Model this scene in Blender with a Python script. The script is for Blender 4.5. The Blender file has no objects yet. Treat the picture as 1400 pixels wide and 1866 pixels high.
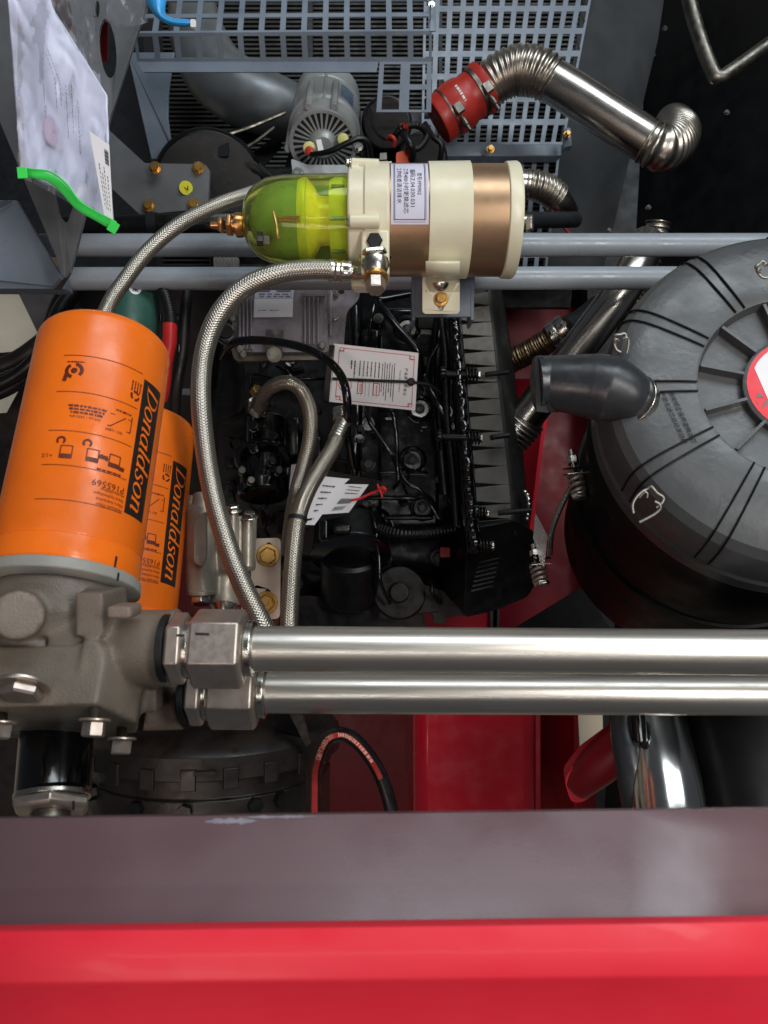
import bpy, bmesh, math, random
from mathutils import Vector, Matrix, noise
from mathutils.geometry import tessellate_polygon
random.seed(7)
R = math.radians
sc = bpy.context.scene
COL = sc.collection
# ------------------------------------------------------------------ camera, world, light, exposure
H = 2.4                      # height of the lens above the workshop floor
cam = bpy.data.cameras.new('camera'); cam_o = bpy.data.objects.new('camera', cam); COL.objects.link(cam_o)
cam_o.location = (0, 0, H)
cam.sensor_fit = 'HORIZONTAL'; cam.sensor_width = 36; cam.lens = 36
cam.clip_start = 0.02; cam.clip_end = 50
cam.dof.use_dof = True; cam.dof.focus_distance = 0.98; cam.dof.aperture_fstop = 13
sc.camera = cam_o
w = bpy.data.worlds.new('World'); sc.world = w; w.use_nodes = True
bg = w.node_tree.nodes['Background']; bg.inputs[0].default_value = (0.80, 0.86, 1.0, 1); bg.inputs[1].default_value = 0.042
def area(name, loc, target, sx, sy, power, col):
    l = bpy.data.lights.new(name, 'AREA'); l.shape = 'RECTANGLE'; l.size = sx; l.size_y = sy
    l.energy = power; l.color = col
    o = bpy.data.objects.new(name, l); COL.objects.link(o); o.location = loc
    o.rotation_euler = (Vector(target) - Vector(loc)).to_track_quat('-Z', 'Y').to_euler()
    return o
# big workshop doorway beyond the machine, plus three added lights: near fill, reddish bounce, narrow strip
area('doorway_light', (0.9, 2.6, H + 0.9), (0.1, 0.2, H - 1.0), 2.8, 1.1, 50, (0.86, 0.94, 1.0))
area('near_fill', (0.85, 0.34, H + 0.70), (0.3, 0, H - 1.0), 0.8, 0.28, 11, (1.0, 0.97, 0.93))  # added close light, so near parts come out brighter than the deep bay
area('warm_bounce', (-0.6, -0.85, H + 0.95), (-0.1, -0.1, H - 0.9), 0.9, 0.35, 5.5, (1.0, 0.76, 0.68))  # added light standing in for reddish bounce from behind the camera
area('tube_glint_light', (0.2, -0.30, H + 1.7), (0.2, -0.2, H - 1.0), 2.6, 0.06, 6, (1.0, 0.98, 0.95))  # added narrow light for the thin highlight along the steel tubes
sc.view_settings.view_transform = 'Standard'; sc.view_settings.look = 'None'
sc.view_settings.exposure = 0.4; sc.view_settings.gamma = 1
sc.cycles.max_bounces = 8

# ------------------------------------------------------------------ helpers
CX, CY, F = 700.0, 933.0, 1400.0
def P(x, y, d): return Vector(((x - CX) / F * d, (CY - y) / F * d, H - d))
def px(n, d): return n / F * d
def PP(l): return [P(*q) for q in l]
def lin(c):
    c /= 255.0
    return c / 12.92 if c <= 0.04045 else ((c + 0.055) / 1.055) ** 2.4
def L3(c): return (lin(c[0]), lin(c[1]), lin(c[2]), 1)
MATS = {}
def mat(name, col, rough=0.5, metal=0.0, var=0.12, nscale=18, bump=0.0, bscale=220, coat=0.0, trans=0.0, ior=1.45,
        kind=None, rvar=0.12, alpha=1.0, col2=None, spec=0.5):
    m = bpy.data.materials.new(name); m.use_nodes = True; nt = m.node_tree; N = nt.nodes; K = nt.links
    b = N['Principled BSDF']
    b.inputs['Metallic'].default_value = metal; b.inputs['IOR'].default_value = ior
    b.inputs['Coat Weight'].default_value = coat; b.inputs['Coat Roughness'].default_value = 0.12
    b.inputs['Transmission Weight'].default_value = trans; b.inputs['Alpha'].default_value = alpha
    b.inputs['Specular IOR Level'].default_value = spec
    tc = N.new('ShaderNodeTexCoord')
    n1 = N.new('ShaderNodeTexNoise'); n1.inputs['Scale'].default_value = nscale; n1.inputs['Detail'].default_value = 6
    K.new(tc.outputs['Object'], n1.inputs['Vector'])
    mx = N.new('ShaderNodeMix'); mx.data_type = 'RGBA'
    c = L3(col); c2 = L3(col2) if col2 else tuple(max(0, x * (1 - 2.2 * var)) for x in c[:3]) + (1,)
    c1 = c if col2 else tuple(min(1, x * (1 + var)) for x in c[:3]) + (1,)
    mx.inputs[6].default_value = c1; mx.inputs[7].default_value = c2
    mr = N.new('ShaderNodeMapRange'); mr.inputs[1].default_value = 0.35; mr.inputs[2].default_value = 0.7
    K.new(n1.outputs[0], mr.inputs[0]); K.new(mr.outputs[0], mx.inputs[0])
    colout = mx.outputs[2]
    n2 = N.new('ShaderNodeTexNoise'); n2.inputs['Scale'].default_value = nscale * 3.3; n2.inputs['Detail'].default_value = 8
    K.new(tc.outputs['Object'], n2.inputs['Vector'])
    r2 = N.new('ShaderNodeMapRange'); r2.inputs[1].default_value = 0.3; r2.inputs[2].default_value = 0.7
    r2.inputs[3].default_value = max(0.03, rough - rvar); r2.inputs[4].default_value = min(1, rough + rvar)
    K.new(n2.outputs[0], r2.inputs[0]); K.new(r2.outputs[0], b.inputs['Roughness'])
    hgt = None
    if kind in ('braid', 'rings', 'turned'):
        uv = N.new('ShaderNodeUVMap'); sp = N.new('ShaderNodeSeparateXYZ'); K.new(uv.outputs[0], sp.inputs[0])
        def M(op, a, bb=None):
            q = N.new('ShaderNodeMath'); q.operation = op
            for i, z in enumerate((a, bb)):
                if z is None: continue
                if isinstance(z, (int, float)): q.inputs[i].default_value = z
                else: K.new(z, q.inputs[i])
            return q.outputs[0]
        U, V = sp.outputs[0], sp.outputs[1]
        if kind == 'braid':      # crossing wire plaits: chevrons along the hose
            k = 2 * math.pi
            a = M('SINE', M('ADD', M('MULTIPLY', U, k / 0.0034), M('MULTIPLY', V, k * 13)))
            c_ = M('SINE', M('SUBTRACT', M('MULTIPLY', U, k / 0.0034), M('MULTIPLY', V, k * 13)))
            hgt = M('MAXIMUM', a, c_)
        elif kind == 'rings':
            hgt = M('SINE', M('MULTIPLY', U, 2 * math.pi / 0.0042))
        else:
            hgt = M('SINE', M('MULTIPLY', U, 2 * math.pi / 0.0016))
        f = N.new('ShaderNodeMapRange'); f.inputs[1].default_value = -1; f.inputs[2].default_value = 1  # colour darkens with depth: shade between plaits and rings is painted in
        f.inputs[3].default_value = 0.42 if kind != 'turned' else 0.93; f.inputs[4].default_value = 1.0
        K.new(hgt, f.inputs[0])
        m2 = N.new('ShaderNodeMix'); m2.data_type = 'RGBA'; m2.blend_type = 'MULTIPLY'; m2.inputs[0].default_value = 1
        K.new(colout, m2.inputs[6]); K.new(f.outputs[0], m2.inputs[7]); colout = m2.outputs[2]
        bp = N.new('ShaderNodeBump'); bp.inputs['Distance'].default_value = 0.0006
        bp.inputs['Strength'].default_value = {'braid': 0.55, 'rings': 0.9, 'turned': 0.08}[kind]
        K.new(hgt, bp.inputs['Height']); K.new(bp.outputs[0], b.inputs['Normal'])
    elif kind == 'drawn':        # drawn tube: fine streaks along the length
        uv = N.new('ShaderNodeUVMap'); mp = N.new('ShaderNodeMapping'); mp.inputs['Scale'].default_value = (2.5, 60, 1)
        K.new(uv.outputs[0], mp.inputs[0]); n3 = N.new('ShaderNodeTexNoise'); n3.inputs['Scale'].default_value = 2; n3.inputs['Detail'].default_value = 5
        K.new(mp.outputs[0], n3.inputs['Vector'])
        bp = N.new('ShaderNodeBump'); bp.inputs['Distance'].default_value = 0.0002; bp.inputs['Strength'].default_value = 0.16
        mp2 = N.new('ShaderNodeMapping'); mp2.inputs['Scale'].default_value = (9, 14, 1); K.new(uv.outputs[0], mp2.inputs[0])
        n4 = N.new('ShaderNodeTexNoise'); n4.inputs['Scale'].default_value = 1.6; n4.inputs['Detail'].default_value = 9; n4.inputs['Roughness'].default_value = .7
        K.new(mp2.outputs[0], n4.inputs['Vector'])
        m4 = N.new('ShaderNodeMapRange'); m4.inputs[1].default_value = .42; m4.inputs[2].default_value = .72; m4.inputs[3].default_value = 1.0; m4.inputs[4].default_value = .74
        K.new(n4.outputs[0], m4.inputs[0])
        m5 = N.new('ShaderNodeMix'); m5.data_type = 'RGBA'; m5.blend_type = 'MULTIPLY'; m5.inputs[0].default_value = 1
        K.new(colout, m5.inputs[6]); K.new(m4.outputs[0], m5.inputs[7]); colout = m5.outputs[2]
        m6 = N.new('ShaderNodeMapRange'); m6.inputs[1].default_value = .3; m6.inputs[2].default_value = .75; m6.inputs[3].default_value = rough - .07; m6.inputs[4].default_value = rough + .12
        K.new(n4.outputs[0], m6.inputs[0]); K.new(m6.outputs[0], b.inputs['Roughness'])
        K.new(n3.outputs[0], bp.inputs['Height']); K.new(bp.outputs[0], b.inputs['Normal'])
    elif bump > 0:
        n3 = N.new('ShaderNodeTexNoise'); n3.inputs['Scale'].default_value = bscale; n3.inputs['Detail'].default_value = 4
        K.new(tc.outputs['Object'], n3.inputs['Vector'])
        bp = N.new('ShaderNodeBump'); bp.inputs['Distance'].default_value = 0.001; bp.inputs['Strength'].default_value = bump
        K.new(n3.outputs[0], bp.inputs['Height']); K.new(bp.outputs[0], b.inputs['Normal'])
    K.new(colout, b.inputs['Base Color'])
    MATS[name] = m
    return m
orange = mat('orange_paint', (238, 114, 26), .33, var=.05, bump=.10, bscale=260, nscale=14)
brown_line = mat('brown_ink', (95, 30, 4), .5, var=.03)
black_ink = mat('black_ink', (38, 30, 26), .42, var=.05)
ring_grey = mat('ring_grey_paint', (146, 145, 138), .45, var=.06, bump=.2)
cast_grey = mat('cast_grey_paint', (112, 102, 91), .45, var=.14, bump=.5, bscale=480, nscale=12)
blue_grey = mat('blue_grey_paint', (120, 131, 144), .34, var=.10, bump=.18, bscale=90, nscale=10)
rail_paint = mat('rail_grey_paint', (146, 153, 160), .32, var=.07, bump=.22, bscale=160, nscale=10)
grey_paint = mat('grey_paint', (100, 102, 104), .45, var=.1, bump=.15, bscale=120)
dark_panel = mat('dark_panel_paint', (26, 30, 34), .5, var=.2, bump=.15)
steel = mat('zinc_steel', (205, 202, 192), .26, 1, var=.06, nscale=40, bump=.04, rvar=.06)
tube_steel = mat('drawn_steel', (214, 208, 198), .33, .9, var=.04, nscale=5, kind='drawn', rvar=.04)
pipe_steel = mat('polished_pipe', (196, 190, 182), .24, 1, var=.05, nscale=6, kind='drawn', rvar=.05)
nut_steel = mat('nut_steel', (190, 178, 168), .42, .9, var=.06, nscale=60, bump=.06, rvar=.05)
dull_steel = mat('dull_steel', (120, 116, 108), .42, 1, var=.2, nscale=30, bump=.1)
gold = mat('gold_zinc', (208, 164, 96), .3, .9, var=.05, nscale=30, rvar=.04)
brass = mat('brass', (200, 148, 92), .28, .9, var=.05, rvar=.04)
braid = mat('steel_braid', (198, 192, 180), .32, .95, var=.02, kind='braid', rvar=.02)
braid_c = mat('sleeved_braid', (180, 172, 158), .24, .9, var=.06, kind='braid', rvar=.03)
flex = mat('flexible_pipe', (160, 136, 104), .36, 1, var=.15, kind='rings')
bellow = mat('bellows_steel', (186, 178, 166), .32, 1, var=.03, rvar=.03)
cream = mat('cream_paint', (222, 216, 188), .33, var=.035, bump=.08, bscale=140)
bronze = mat('bronze_paint', (168, 138, 108), .36, .8, var=.025, nscale=30, bump=.04, bscale=600, rvar=.03)
bowl_m = mat('bowl_plastic', (244, 250, 168), .05, trans=.97, ior=1.22, var=.02, rvar=.03)
lime = mat('lime_plastic', (208, 222, 92), .35, var=.05)
lime_y = mat('yellow_cone_plastic', (240, 232, 96), .3, var=.04)
stripe_m = mat('stripe_red', (158, 42, 38), .5, var=.1, nscale=60)
stripe_t = mat('stripe_text', (224, 168, 150), .5, var=.05)
green_in = mat('green_plastic', (120, 158, 112), .35, var=.10, nscale=30)
eng = mat('engine_gloss_black', (9, 9, 10), .18, var=.3, bump=.3, bscale=55, coat=.8, nscale=14)
eng2 = mat('engine_satin_black', (15, 14, 14), .38, var=.3, bump=.2, bscale=90)
matt_black = mat('matt_black', (15, 15, 16), .6, var=.2, bump=.1)
cover_m = mat('cover_plastic', (94, 91, 85), .42, var=.14, bump=.25, bscale=300, nscale=24)
cover_shaded = mat('cover_shaded_plastic', (34, 33, 31), .5, var=.16, bump=.2, bscale=300)  # cover plastic again, with the shade of its turned-away side in the colour
cap_m = mat('cap_plastic', (76, 78, 79), .38, var=.10, bump=.4, bscale=150, nscale=9)
body_m = mat('tank_black', (8, 9, 10), .5, var=.2, bump=.1, bscale=60, nscale=6, spec=.22)
rubber = mat('rubber', (44, 46, 49), .34, var=.08, bump=.15, bscale=80)
hose_blk = mat('hose_black', (17, 17, 18), .38, var=.1, bump=.1)
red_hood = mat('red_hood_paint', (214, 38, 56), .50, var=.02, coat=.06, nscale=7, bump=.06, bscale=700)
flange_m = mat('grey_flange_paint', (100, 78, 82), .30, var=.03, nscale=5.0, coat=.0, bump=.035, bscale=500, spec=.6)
red_shaded = mat('red_shaded_paint', (128, 9, 24), .44, var=.12, coat=.0, nscale=6, bump=.06, bscale=20)  # darker copy of the machine's red, shade low in the bay put into colour
red_sil = mat('red_silicone', (176, 46, 36), .42, var=.07, bump=.1)
red_ink = mat('red_ink', (200, 60, 62), .5, var=.05)
red_pl = mat('red_plastic', (212, 44, 44), .35, var=.05)
orange_pl = mat('orange_connector', (205, 80, 44), .4, var=.1)
alu = mat('cast_aluminium', (160, 152, 138), .42, .45, var=.1, bump=.25, bscale=300, nscale=30)
alt_alu = mat('alternator_aluminium', (176, 180, 180), .38, .3, var=.1, bump=.2, bscale=200)
ecu_m = mat('die_cast_housing', (152, 143, 148), .38, .6, var=.1, bump=.2, bscale=240)
plate_m = mat('satin_plate', (196, 180, 164), .42, .55, var=.06, bump=.1)
paper = mat('white_paper', (232, 230, 232), .55, var=.02)
paper_l = mat('lilac_paper', (208, 206, 222), .55, var=.04)
bag_paper = mat('bagged_paper', (204, 206, 228), .35, var=.03, nscale=9, coat=.5)
clip_wire = mat('clip_wire', (150, 146, 138), .45, .8, var=.05, rvar=.04)
chrome = mat('chrome', (228, 226, 222), .17, 1, var=.03, nscale=6, rvar=.03)
shade_grey = mat('shroud_grey_paint', (70, 72, 74), .5, var=.15, nscale=6, bump=.1)
plastic_film = mat('clear_film', (235, 240, 248), .14, trans=.9, ior=1.3, var=.02, alpha=.38, rvar=.03)
green_zip = mat('green_zip', (70, 225, 95), .35, var=.06)
blue_pl = mat('blue_strap_plastic', (60, 165, 232), .3, var=.12, nscale=30)
yellow_s = mat('yellow_sticker', (215, 210, 40), .5, var=.05)
grey_ink = mat('grey_ink', (112, 112, 120), .6, var=.05)
dark_ink = mat('dark_ink', (28, 28, 32), .6, var=.05)
green_fil = mat('green_filter_paint', (48, 88, 76), .4, var=.08)
beige = mat('beige_floor', (228, 218, 194), .6, var=.1, nscale=4, bump=.1)
brown_dark = mat('brown_black', (30, 25, 22), .44, var=.3, bump=.2)
wall_m = mat('bay_wall_black', (9, 11, 13), .5, var=.25, nscale=6, bump=.15, bscale=60)
rad_m = mat('radiator_aluminium', (62, 61, 58), .5, .4, var=.15)
alu_pipe = mat('satin_duct', (128, 132, 134), .42, .5, var=.10, nscale=8)
white_pl = mat('white_plastic', (226, 226, 222), .4, var=.03)
yell_pl = mat('yellow_cap_plastic', (214, 208, 130), .4, var=.05)

class MB:
    def __init__(s): s.v = []; s.f = []; s.uv = []
    def add(s, vs, fs, uvs=None):
        o = len(s.v); s.v += [Vector(q) for q in vs]
        for i, f in enumerate(fs):
            s.f.append([o + k for k in f]); s.uv.append(uvs[i] if uvs else [(0, 0)] * len(f))
        return s
    def box(s, c, size, rot=None):
        M_ = rot.to_matrix() if rot is not None else Matrix.Identity(3); c = Vector(c)
        vs = [c + M_ @ Vector((x * size[0] / 2, y * size[1] / 2, z * size[2] / 2)) for x in (-1, 1) for y in (-1, 1) for z in (-1, 1)]
        return s.add(vs, [(0, 1, 3, 2), (4, 6, 7, 5), (0, 4, 5, 1), (2, 3, 7, 6), (0, 2, 6, 4), (1, 5, 7, 3)])
    def pbox(s, x0, y0, x1, y1, d, dep):     # front face fills the given rectangle at distance d, body goes back
        a, b = P(x0, y0, d), P(x1, y1, d)
        return s.box(((a.x + b.x) / 2, (a.y + b.y) / 2, a.z - dep / 2), (abs(b.x - a.x), abs(a.y - b.y), dep))
    def lathe(s, A, B, prof, seg=40, caps=True):
        A = Vector(A); ax = (Vector(B) - A).normalized()
        u = ax.cross(Vector((0.123, 0.3, 0.94))).normalized(); v = ax.cross(u)
        vs = []; n = len(prof)
        for t, r in prof:
            for k in range(seg):
                a = 2 * math.pi * k / seg
                vs.append(A + ax * t + (u * math.cos(a) + v * math.sin(a)) * max(r, 1e-5))
        fs = []; uvs = []
        for i in range(n - 1):
            for k in range(seg):
                k2 = (k + 1) % seg
                fs.append((i * seg + k, i * seg + k2, (i + 1) * seg + k2, (i + 1) * seg + k))
                t0, t1 = prof[i][0], prof[i + 1][0]
                uvs.append([(t0, k / seg), (t0, (k + 1) / seg), (t1, (k + 1) / seg), (t1, k / seg)])
        if caps:
            fs.append(tuple(range(seg))[::-1]); uvs.append([(0, 0)] * seg)
            fs.append(tuple((n - 1) * seg + k for k in range(seg))); uvs.append([(0, 0)] * seg)
        return s.add(vs, fs, uvs)
    def cyl(s, A, B, r, r2=None, seg=32, ch=0.0):
        Ln = (Vector(B) - Vector(A)).length; r2 = r if r2 is None else r2
        if ch: return s.lathe(A, B, [(0, r - ch), (ch, r), (Ln - ch, r2), (Ln, r2 - ch)], seg)
        return s.lathe(A, B, [(0, r), (Ln, r2)], seg)
    def hexa(s, A, B, r, ch=0.12, phase=0.0, n=6):      # hex prism with chamfered corners, r across corners
        A = Vector(A); B = Vector(B); Ln = (B - A).length; ax = (B - A).normalized()
        u = ax.cross(Vector((0, 0, 1)));
        if u.length < .05: u = ax.cross(Vector((0, 1, 0)))
        u.normalize(); v = ax.cross(u); vs = []
        c = min(ch * r, Ln * .25)
        for t, q in ((0, r * .88), (c, r), (Ln - c, r), (Ln, r * .88)):
            for k in range(n):
                a = 2 * math.pi * k / n + phase
                vs.append(A + ax * t + (u * math.cos(a) + v * math.sin(a)) * q)
        fs = [(i * n + k, i * n + (k + 1) % n, (i + 1) * n + (k + 1) % n, (i + 1) * n + k) for i in range(3) for k in range(n)]
        fs += [tuple(range(n))[::-1], tuple(3 * n + k for k in range(n))]
        return s.add(vs, fs)
    def tube(s, pts, r, seg=14, sub=6, caps=True, wave=0.0, pitch=0.01):
        pts = [Vector(p) for p in pts]; n = len(pts); sub = max(sub, 30) if wave else sub
        rs = r if isinstance(r, (list, tuple)) else [r] * n
        c = []; rr = []
        for i in range(n - 1):
            p0 = pts[max(i - 1, 0)]; p1 = pts[i]; p2 = pts[i + 1]; p3 = pts[min(i + 2, n - 1)]
            for j in range(sub):
                t = j / sub
                c.append(.5 * ((2 * p1) + (-p0 + p2) * t + (2 * p0 - 5 * p1 + 4 * p2 - p3) * t * t + (-p0 + 3 * p1 - 3 * p2 + p3) * t ** 3))
                rr.append(rs[i] + (rs[i + 1] - rs[i]) * t)
        c.append(pts[-1]); rr.append(rs[-1])
        if wave:      # corrugations: resample evenly and swell the radius
            Ls = [0]
            for i in range(1, len(c)): Ls.append(Ls[-1] + (c[i] - c[i - 1]).length)
            m = max(8, int(Ls[-1] / pitch * 8)); c2 = []; r2 = []; k = 0
            for i in range(m + 1):
                q = Ls[-1] * i / m
                while k < len(Ls) - 2 and Ls[k + 1] < q: k += 1
                t = (q - Ls[k]) / max(1e-9, Ls[k + 1] - Ls[k])
                c2.append(c[k].lerp(c[k + 1], t)); base = rr[k] + (rr[k + 1] - rr[k]) * t
                r2.append(base * (1 - wave * (math.cos(2 * math.pi * q / pitch) * .5 + .5)))
            c, rr = c2, r2
        m = len(c); vs = []; fs = []; uvs = []; up = None; d_ = 0; D = []
        for i in range(m):
            t = (c[min(i + 1, m - 1)] - c[max(i - 1, 0)]).normalized()
            if up is None:
                up = t.cross(Vector((0.2, 0.1, 1)));
                if up.length < .05: up = t.cross(Vector((1, 0, 0)))
            up = (up - t * up.dot(t)).normalized(); w_ = t.cross(up)
            if i: d_ += (c[i] - c[i - 1]).length
            D.append(d_)
            for k in range(seg):
                a = 2 * math.pi * k / seg
                vs.append(c[i] + (up * math.cos(a) + w_ * math.sin(a)) * rr[i])
        for i in range(m - 1):
            for k in range(seg):
                k2 = (k + 1) % seg
                fs.append((i * seg + k, i * seg + k2, (i + 1) * seg + k2, (i + 1) * seg + k))
                uvs.append([(D[i], k / seg), (D[i], (k + 1) / seg), (D[i + 1], (k + 1) / seg), (D[i + 1], k / seg)])
        if caps:
            fs.append(tuple(range(seg))[::-1]); uvs.append([(0, 0)] * seg)
            fs.append(tuple((m - 1) * seg + k for k in range(seg))); uvs.append([(0, 0)] * seg)
        return s.add(vs, fs, uvs)
    def prism(s, pts, th, holes=(), nrm=None):    # polygon plate with real thickness; pts are world vectors, th goes away from the viewer
        pts = [Vector(p) for p in pts]
        if nrm is None:
            nrm = Vector((0, 0, 0))
            for i in range(len(pts)): nrm += pts[i].cross(pts[(i + 1) % len(pts)])
            nrm.normalize()
            if nrm.z < 0: nrm = -nrm
        loops = [pts] + [[Vector(p) for p in h] for h in holes]
        tri = tessellate_polygon(loops); flat = [p for l in loops for p in l]; n = len(flat)
        vs = flat + [p - nrm * th for p in flat]
        fs = [tuple(t) for t in tri] + [tuple(n + k for k in t[::-1]) for t in tri]
        o = 0
        for l in loops:
            m = len(l)
            for k in range(m): fs.append((o + k, o + (k + 1) % m, n + o + (k + 1) % m, n + o + k))
            o += m
        return s.add(vs, fs)
    def strip(s, quadpts): return s.add(quadpts, [(0, 1, 2, 3)])
    def build(s, name, m, parent=None, ang=38, bevel=0.0, label=None, cat=None, group=None, kind=None, flat=False, mods=()):
        me = bpy.data.meshes.new(name)
        if parent is not None: org = ROOT[parent]
        else:
            org = Vector((0, 0, 0))
            for q in s.v: org += q
            org /= len(s.v)
        me.from_pydata([tuple(q - org) for q in s.v], [], s.f)
        uvl = me.uv_layers.new(name='UVMap'); i = 0; data = [0.0] * (2 * len(uvl.data))
        for fuv in s.uv:
            for a, b in fuv: data[2 * i] = a; data[2 * i + 1] = b; i += 1
        uvl.data.foreach_set('uv', data)
        bm = bmesh.new(); bm.from_mesh(me); bmesh.ops.recalc_face_normals(bm, faces=bm.faces); bm.to_mesh(me); bm.free()
        me.materials.append(m)
        if not flat:
            for p in me.polygons: p.use_smooth = True
            me.set_sharp_from_angle(angle=R(ang))
        o = bpy.data.objects.new(name, me); COL.objects.link(o); ROOT[o] = org
        if parent is not None: o.parent = parent
        else: o.location = org
        if bevel:
            bv = o.modifiers.new('bevel', 'BEVEL'); bv.width = bevel; bv.segments = 2; bv.limit_method = 'ANGLE'; bv.angle_limit = R(35)
            bv.harden_normals = False
        for f_ in mods: f_(o)
        tag(o, label, cat, group, kind)
        return o
ROOT = {}
def tag(o, label=None, cat=None, group=None, kind=None):
    if label: o['label'] = label
    if cat: o['category'] = cat
    if group: o['group'] = group
    if kind: o['kind'] = kind
def thing(name, loc, label, cat, group=None):
    o = bpy.data.objects.new(name, None); COL.objects.link(o); o.location = loc; o.empty_display_size = .05
    ROOT[o] = Vector(loc); tag(o, label, cat, group); return o
def rpoly(pts, r, n=4):        # round the corners of a pixel polygon of (x, y, d)
    out = []; m = len(pts)
    for i in range(m):
        p = Vector(pts[i]); a = Vector(pts[i - 1]); b = Vector(pts[(i + 1) % m])
        da = (a - p); db = (b - p); ra = min(r, da.length * .45); rb = min(r, db.length * .45)
        s0 = p + da.normalized() * ra; s1 = p + db.normalized() * rb
        for k in range(n + 1):
            t = k / n; out.append(tuple((1 - t) ** 2 * s0 + 2 * t * (1 - t) * p + t * t * s1))
    return out
def circ(x, y, d, rx, ry=None, n=20, rot=0.0):
    ry = rx if ry is None else ry
    return [(x + math.cos(a) * rx * math.cos(rot) - math.sin(a) * ry * math.sin(rot),
             y + math.cos(a) * rx * math.sin(rot) + math.sin(a) * ry * math.cos(rot), d) for a in [2 * math.pi * k / n for k in range(n)]]
def bolt(parent, p, nrm, r, m, h=None, washer=True, name='bolt', shank=0):
    p = Vector(p); nrm = Vector(nrm).normalized(); h = h or r * .8; b = MB()
    if washer: b.cyl(p, p + nrm * r * .22, r * 1.35, seg=20, ch=r * .05)
    b.hexa(p + nrm * r * (.22 if washer else 0), p + nrm * (r * .22 + h), r, phase=random.random())
    if shank: b.cyl(p + nrm * (r * .2 + h * .9), p + nrm * (r * .2 + h + shank), r * .5, seg=14, ch=r * .08)
    return b.build(name, m, parent, bevel=0)
def coil(mb, A, B, R_, wire, turns, seg=8, per=14):
    A = Vector(A); B = Vector(B); ax = (B - A).normalized(); u = ax.cross(Vector((.3, .2, 1))).normalized(); v = ax.cross(u); L_ = (B - A).length
    n = int(turns * per)
    mb.tube([A + ax * L_ * i / n + (u * math.cos(2 * math.pi * i / per) + v * math.sin(2 * math.pi * i / per)) * R_ for i in range(n + 1)], wire, seg=seg, sub=1)
class Cyl:                      # wrap flat things round a cylinder
    def __init__(s, A, B, rA, rB=None, pos='x'):
        s.A = Vector(A); s.n = (Vector(B) - s.A); s.L = s.n.length; s.n.normalize(); s.rA = rA; s.rB = rA if rB is None else rB
        mid = s.A + s.n * s.L / 2; c = Vector((0, 0, H)) - mid
        s.ref = (c - s.n * c.dot(s.n)).normalized(); s.side = s.n.cross(s.ref)
        if (pos == 'x' and s.side.x < 0) or (pos == '-y' and s.side.y > 0): s.side = -s.side
    def at(s, t, arc, off=0.0004):
        r = s.rA + (s.rB - s.rA) * t / s.L; a = arc / s.rA
        return s.A + s.n * t + (s.ref * math.cos(a) + s.side * math.sin(a)) * (r + off)
def patch(mb, fn, a0, a1, b0, b1, na=2, nb=24):
    vs = [fn(a0 + (a1 - a0) * i / na, b0 + (b1 - b0) * j / nb) for i in range(na + 1) for j in range(nb + 1)]
    mb.add(vs, [(i * (nb + 1) + j, i * (nb + 1) + j + 1, (i + 1) * (nb + 1) + j + 1, (i + 1) * (nb + 1) + j) for i in range(na) for j in range(nb)])
_tc = {}
def text_geo(sx, size=1.0, shear=0.0, align='CENTER', space=1.0):
    k = (sx, shear, align, space)
    if k not in _tc:
        cu = bpy.data.curves.new('t', 'FONT'); cu.body = sx; cu.size = 1; cu.shear = shear; cu.align_x = align; cu.align_y = 'CENTER'
        cu.resolution_u = 2; cu.space_character = space
        o = bpy.data.objects.new('t', cu); COL.objects.link(o)
        dg = bpy.context.evaluated_depsgraph_get(); me = o.evaluated_get(dg).to_mesh()
        _tc[k] = ([(q.co.x, q.co.y) for q in me.vertices], [tuple(p.vertices) for p in me.polygons])
        o.evaluated_get(dg).to_mesh_clear(); bpy.data.objects.remove(o); bpy.data.curves.remove(cu)
    v, f = _tc[k]
    return [(a * size, b * size) for a, b in v], f
def put(mb, geo, fn):
    v, f = geo
    if f: mb.add([fn(a, b) for a, b in v], f)
def dashes(mb, fn, x0, x1, y, h, seed=0, w=1.6):
    rnd = random.Random(seed); x = x0; s = 1 if x1 > x0 else -1
    while (x1 - x) * s > 0:
        l = h * (.6 + rnd.random() * w); e = x + s * l
        if (x1 - e) * s < 0: e = x1
        hh = h * (.7 + .3 * rnd.random())
        mb.add([fn(x, y - hh / 2), fn(e, y - hh / 2), fn(e, y + hh / 2), fn(x, y + hh / 2)], [(0, 1, 2, 3)])
        x = e + s * h * (.25 + .3 * rnd.random())
def quadmap(tl, tr, br, bl, off=0.0006):      # unit square (u right, v down) onto four world points
    tl, tr, br, bl = map(Vector, (tl, tr, br, bl)); n = (tr - tl).cross(bl - tl).normalized()
    if n.z < 0: n = -n
    def fn(u, v): return (tl * (1 - u) + tr * u) * (1 - v) + (bl * (1 - u) + br * u) * v + n * off
    return fn
# ------------------------------------------------------------------ setting: workshop floor, walls of the bay
m = MB(); m.box((0, 0, -0.02), (9, 9, .04)); m.build('floor', beige, kind='structure')
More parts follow.
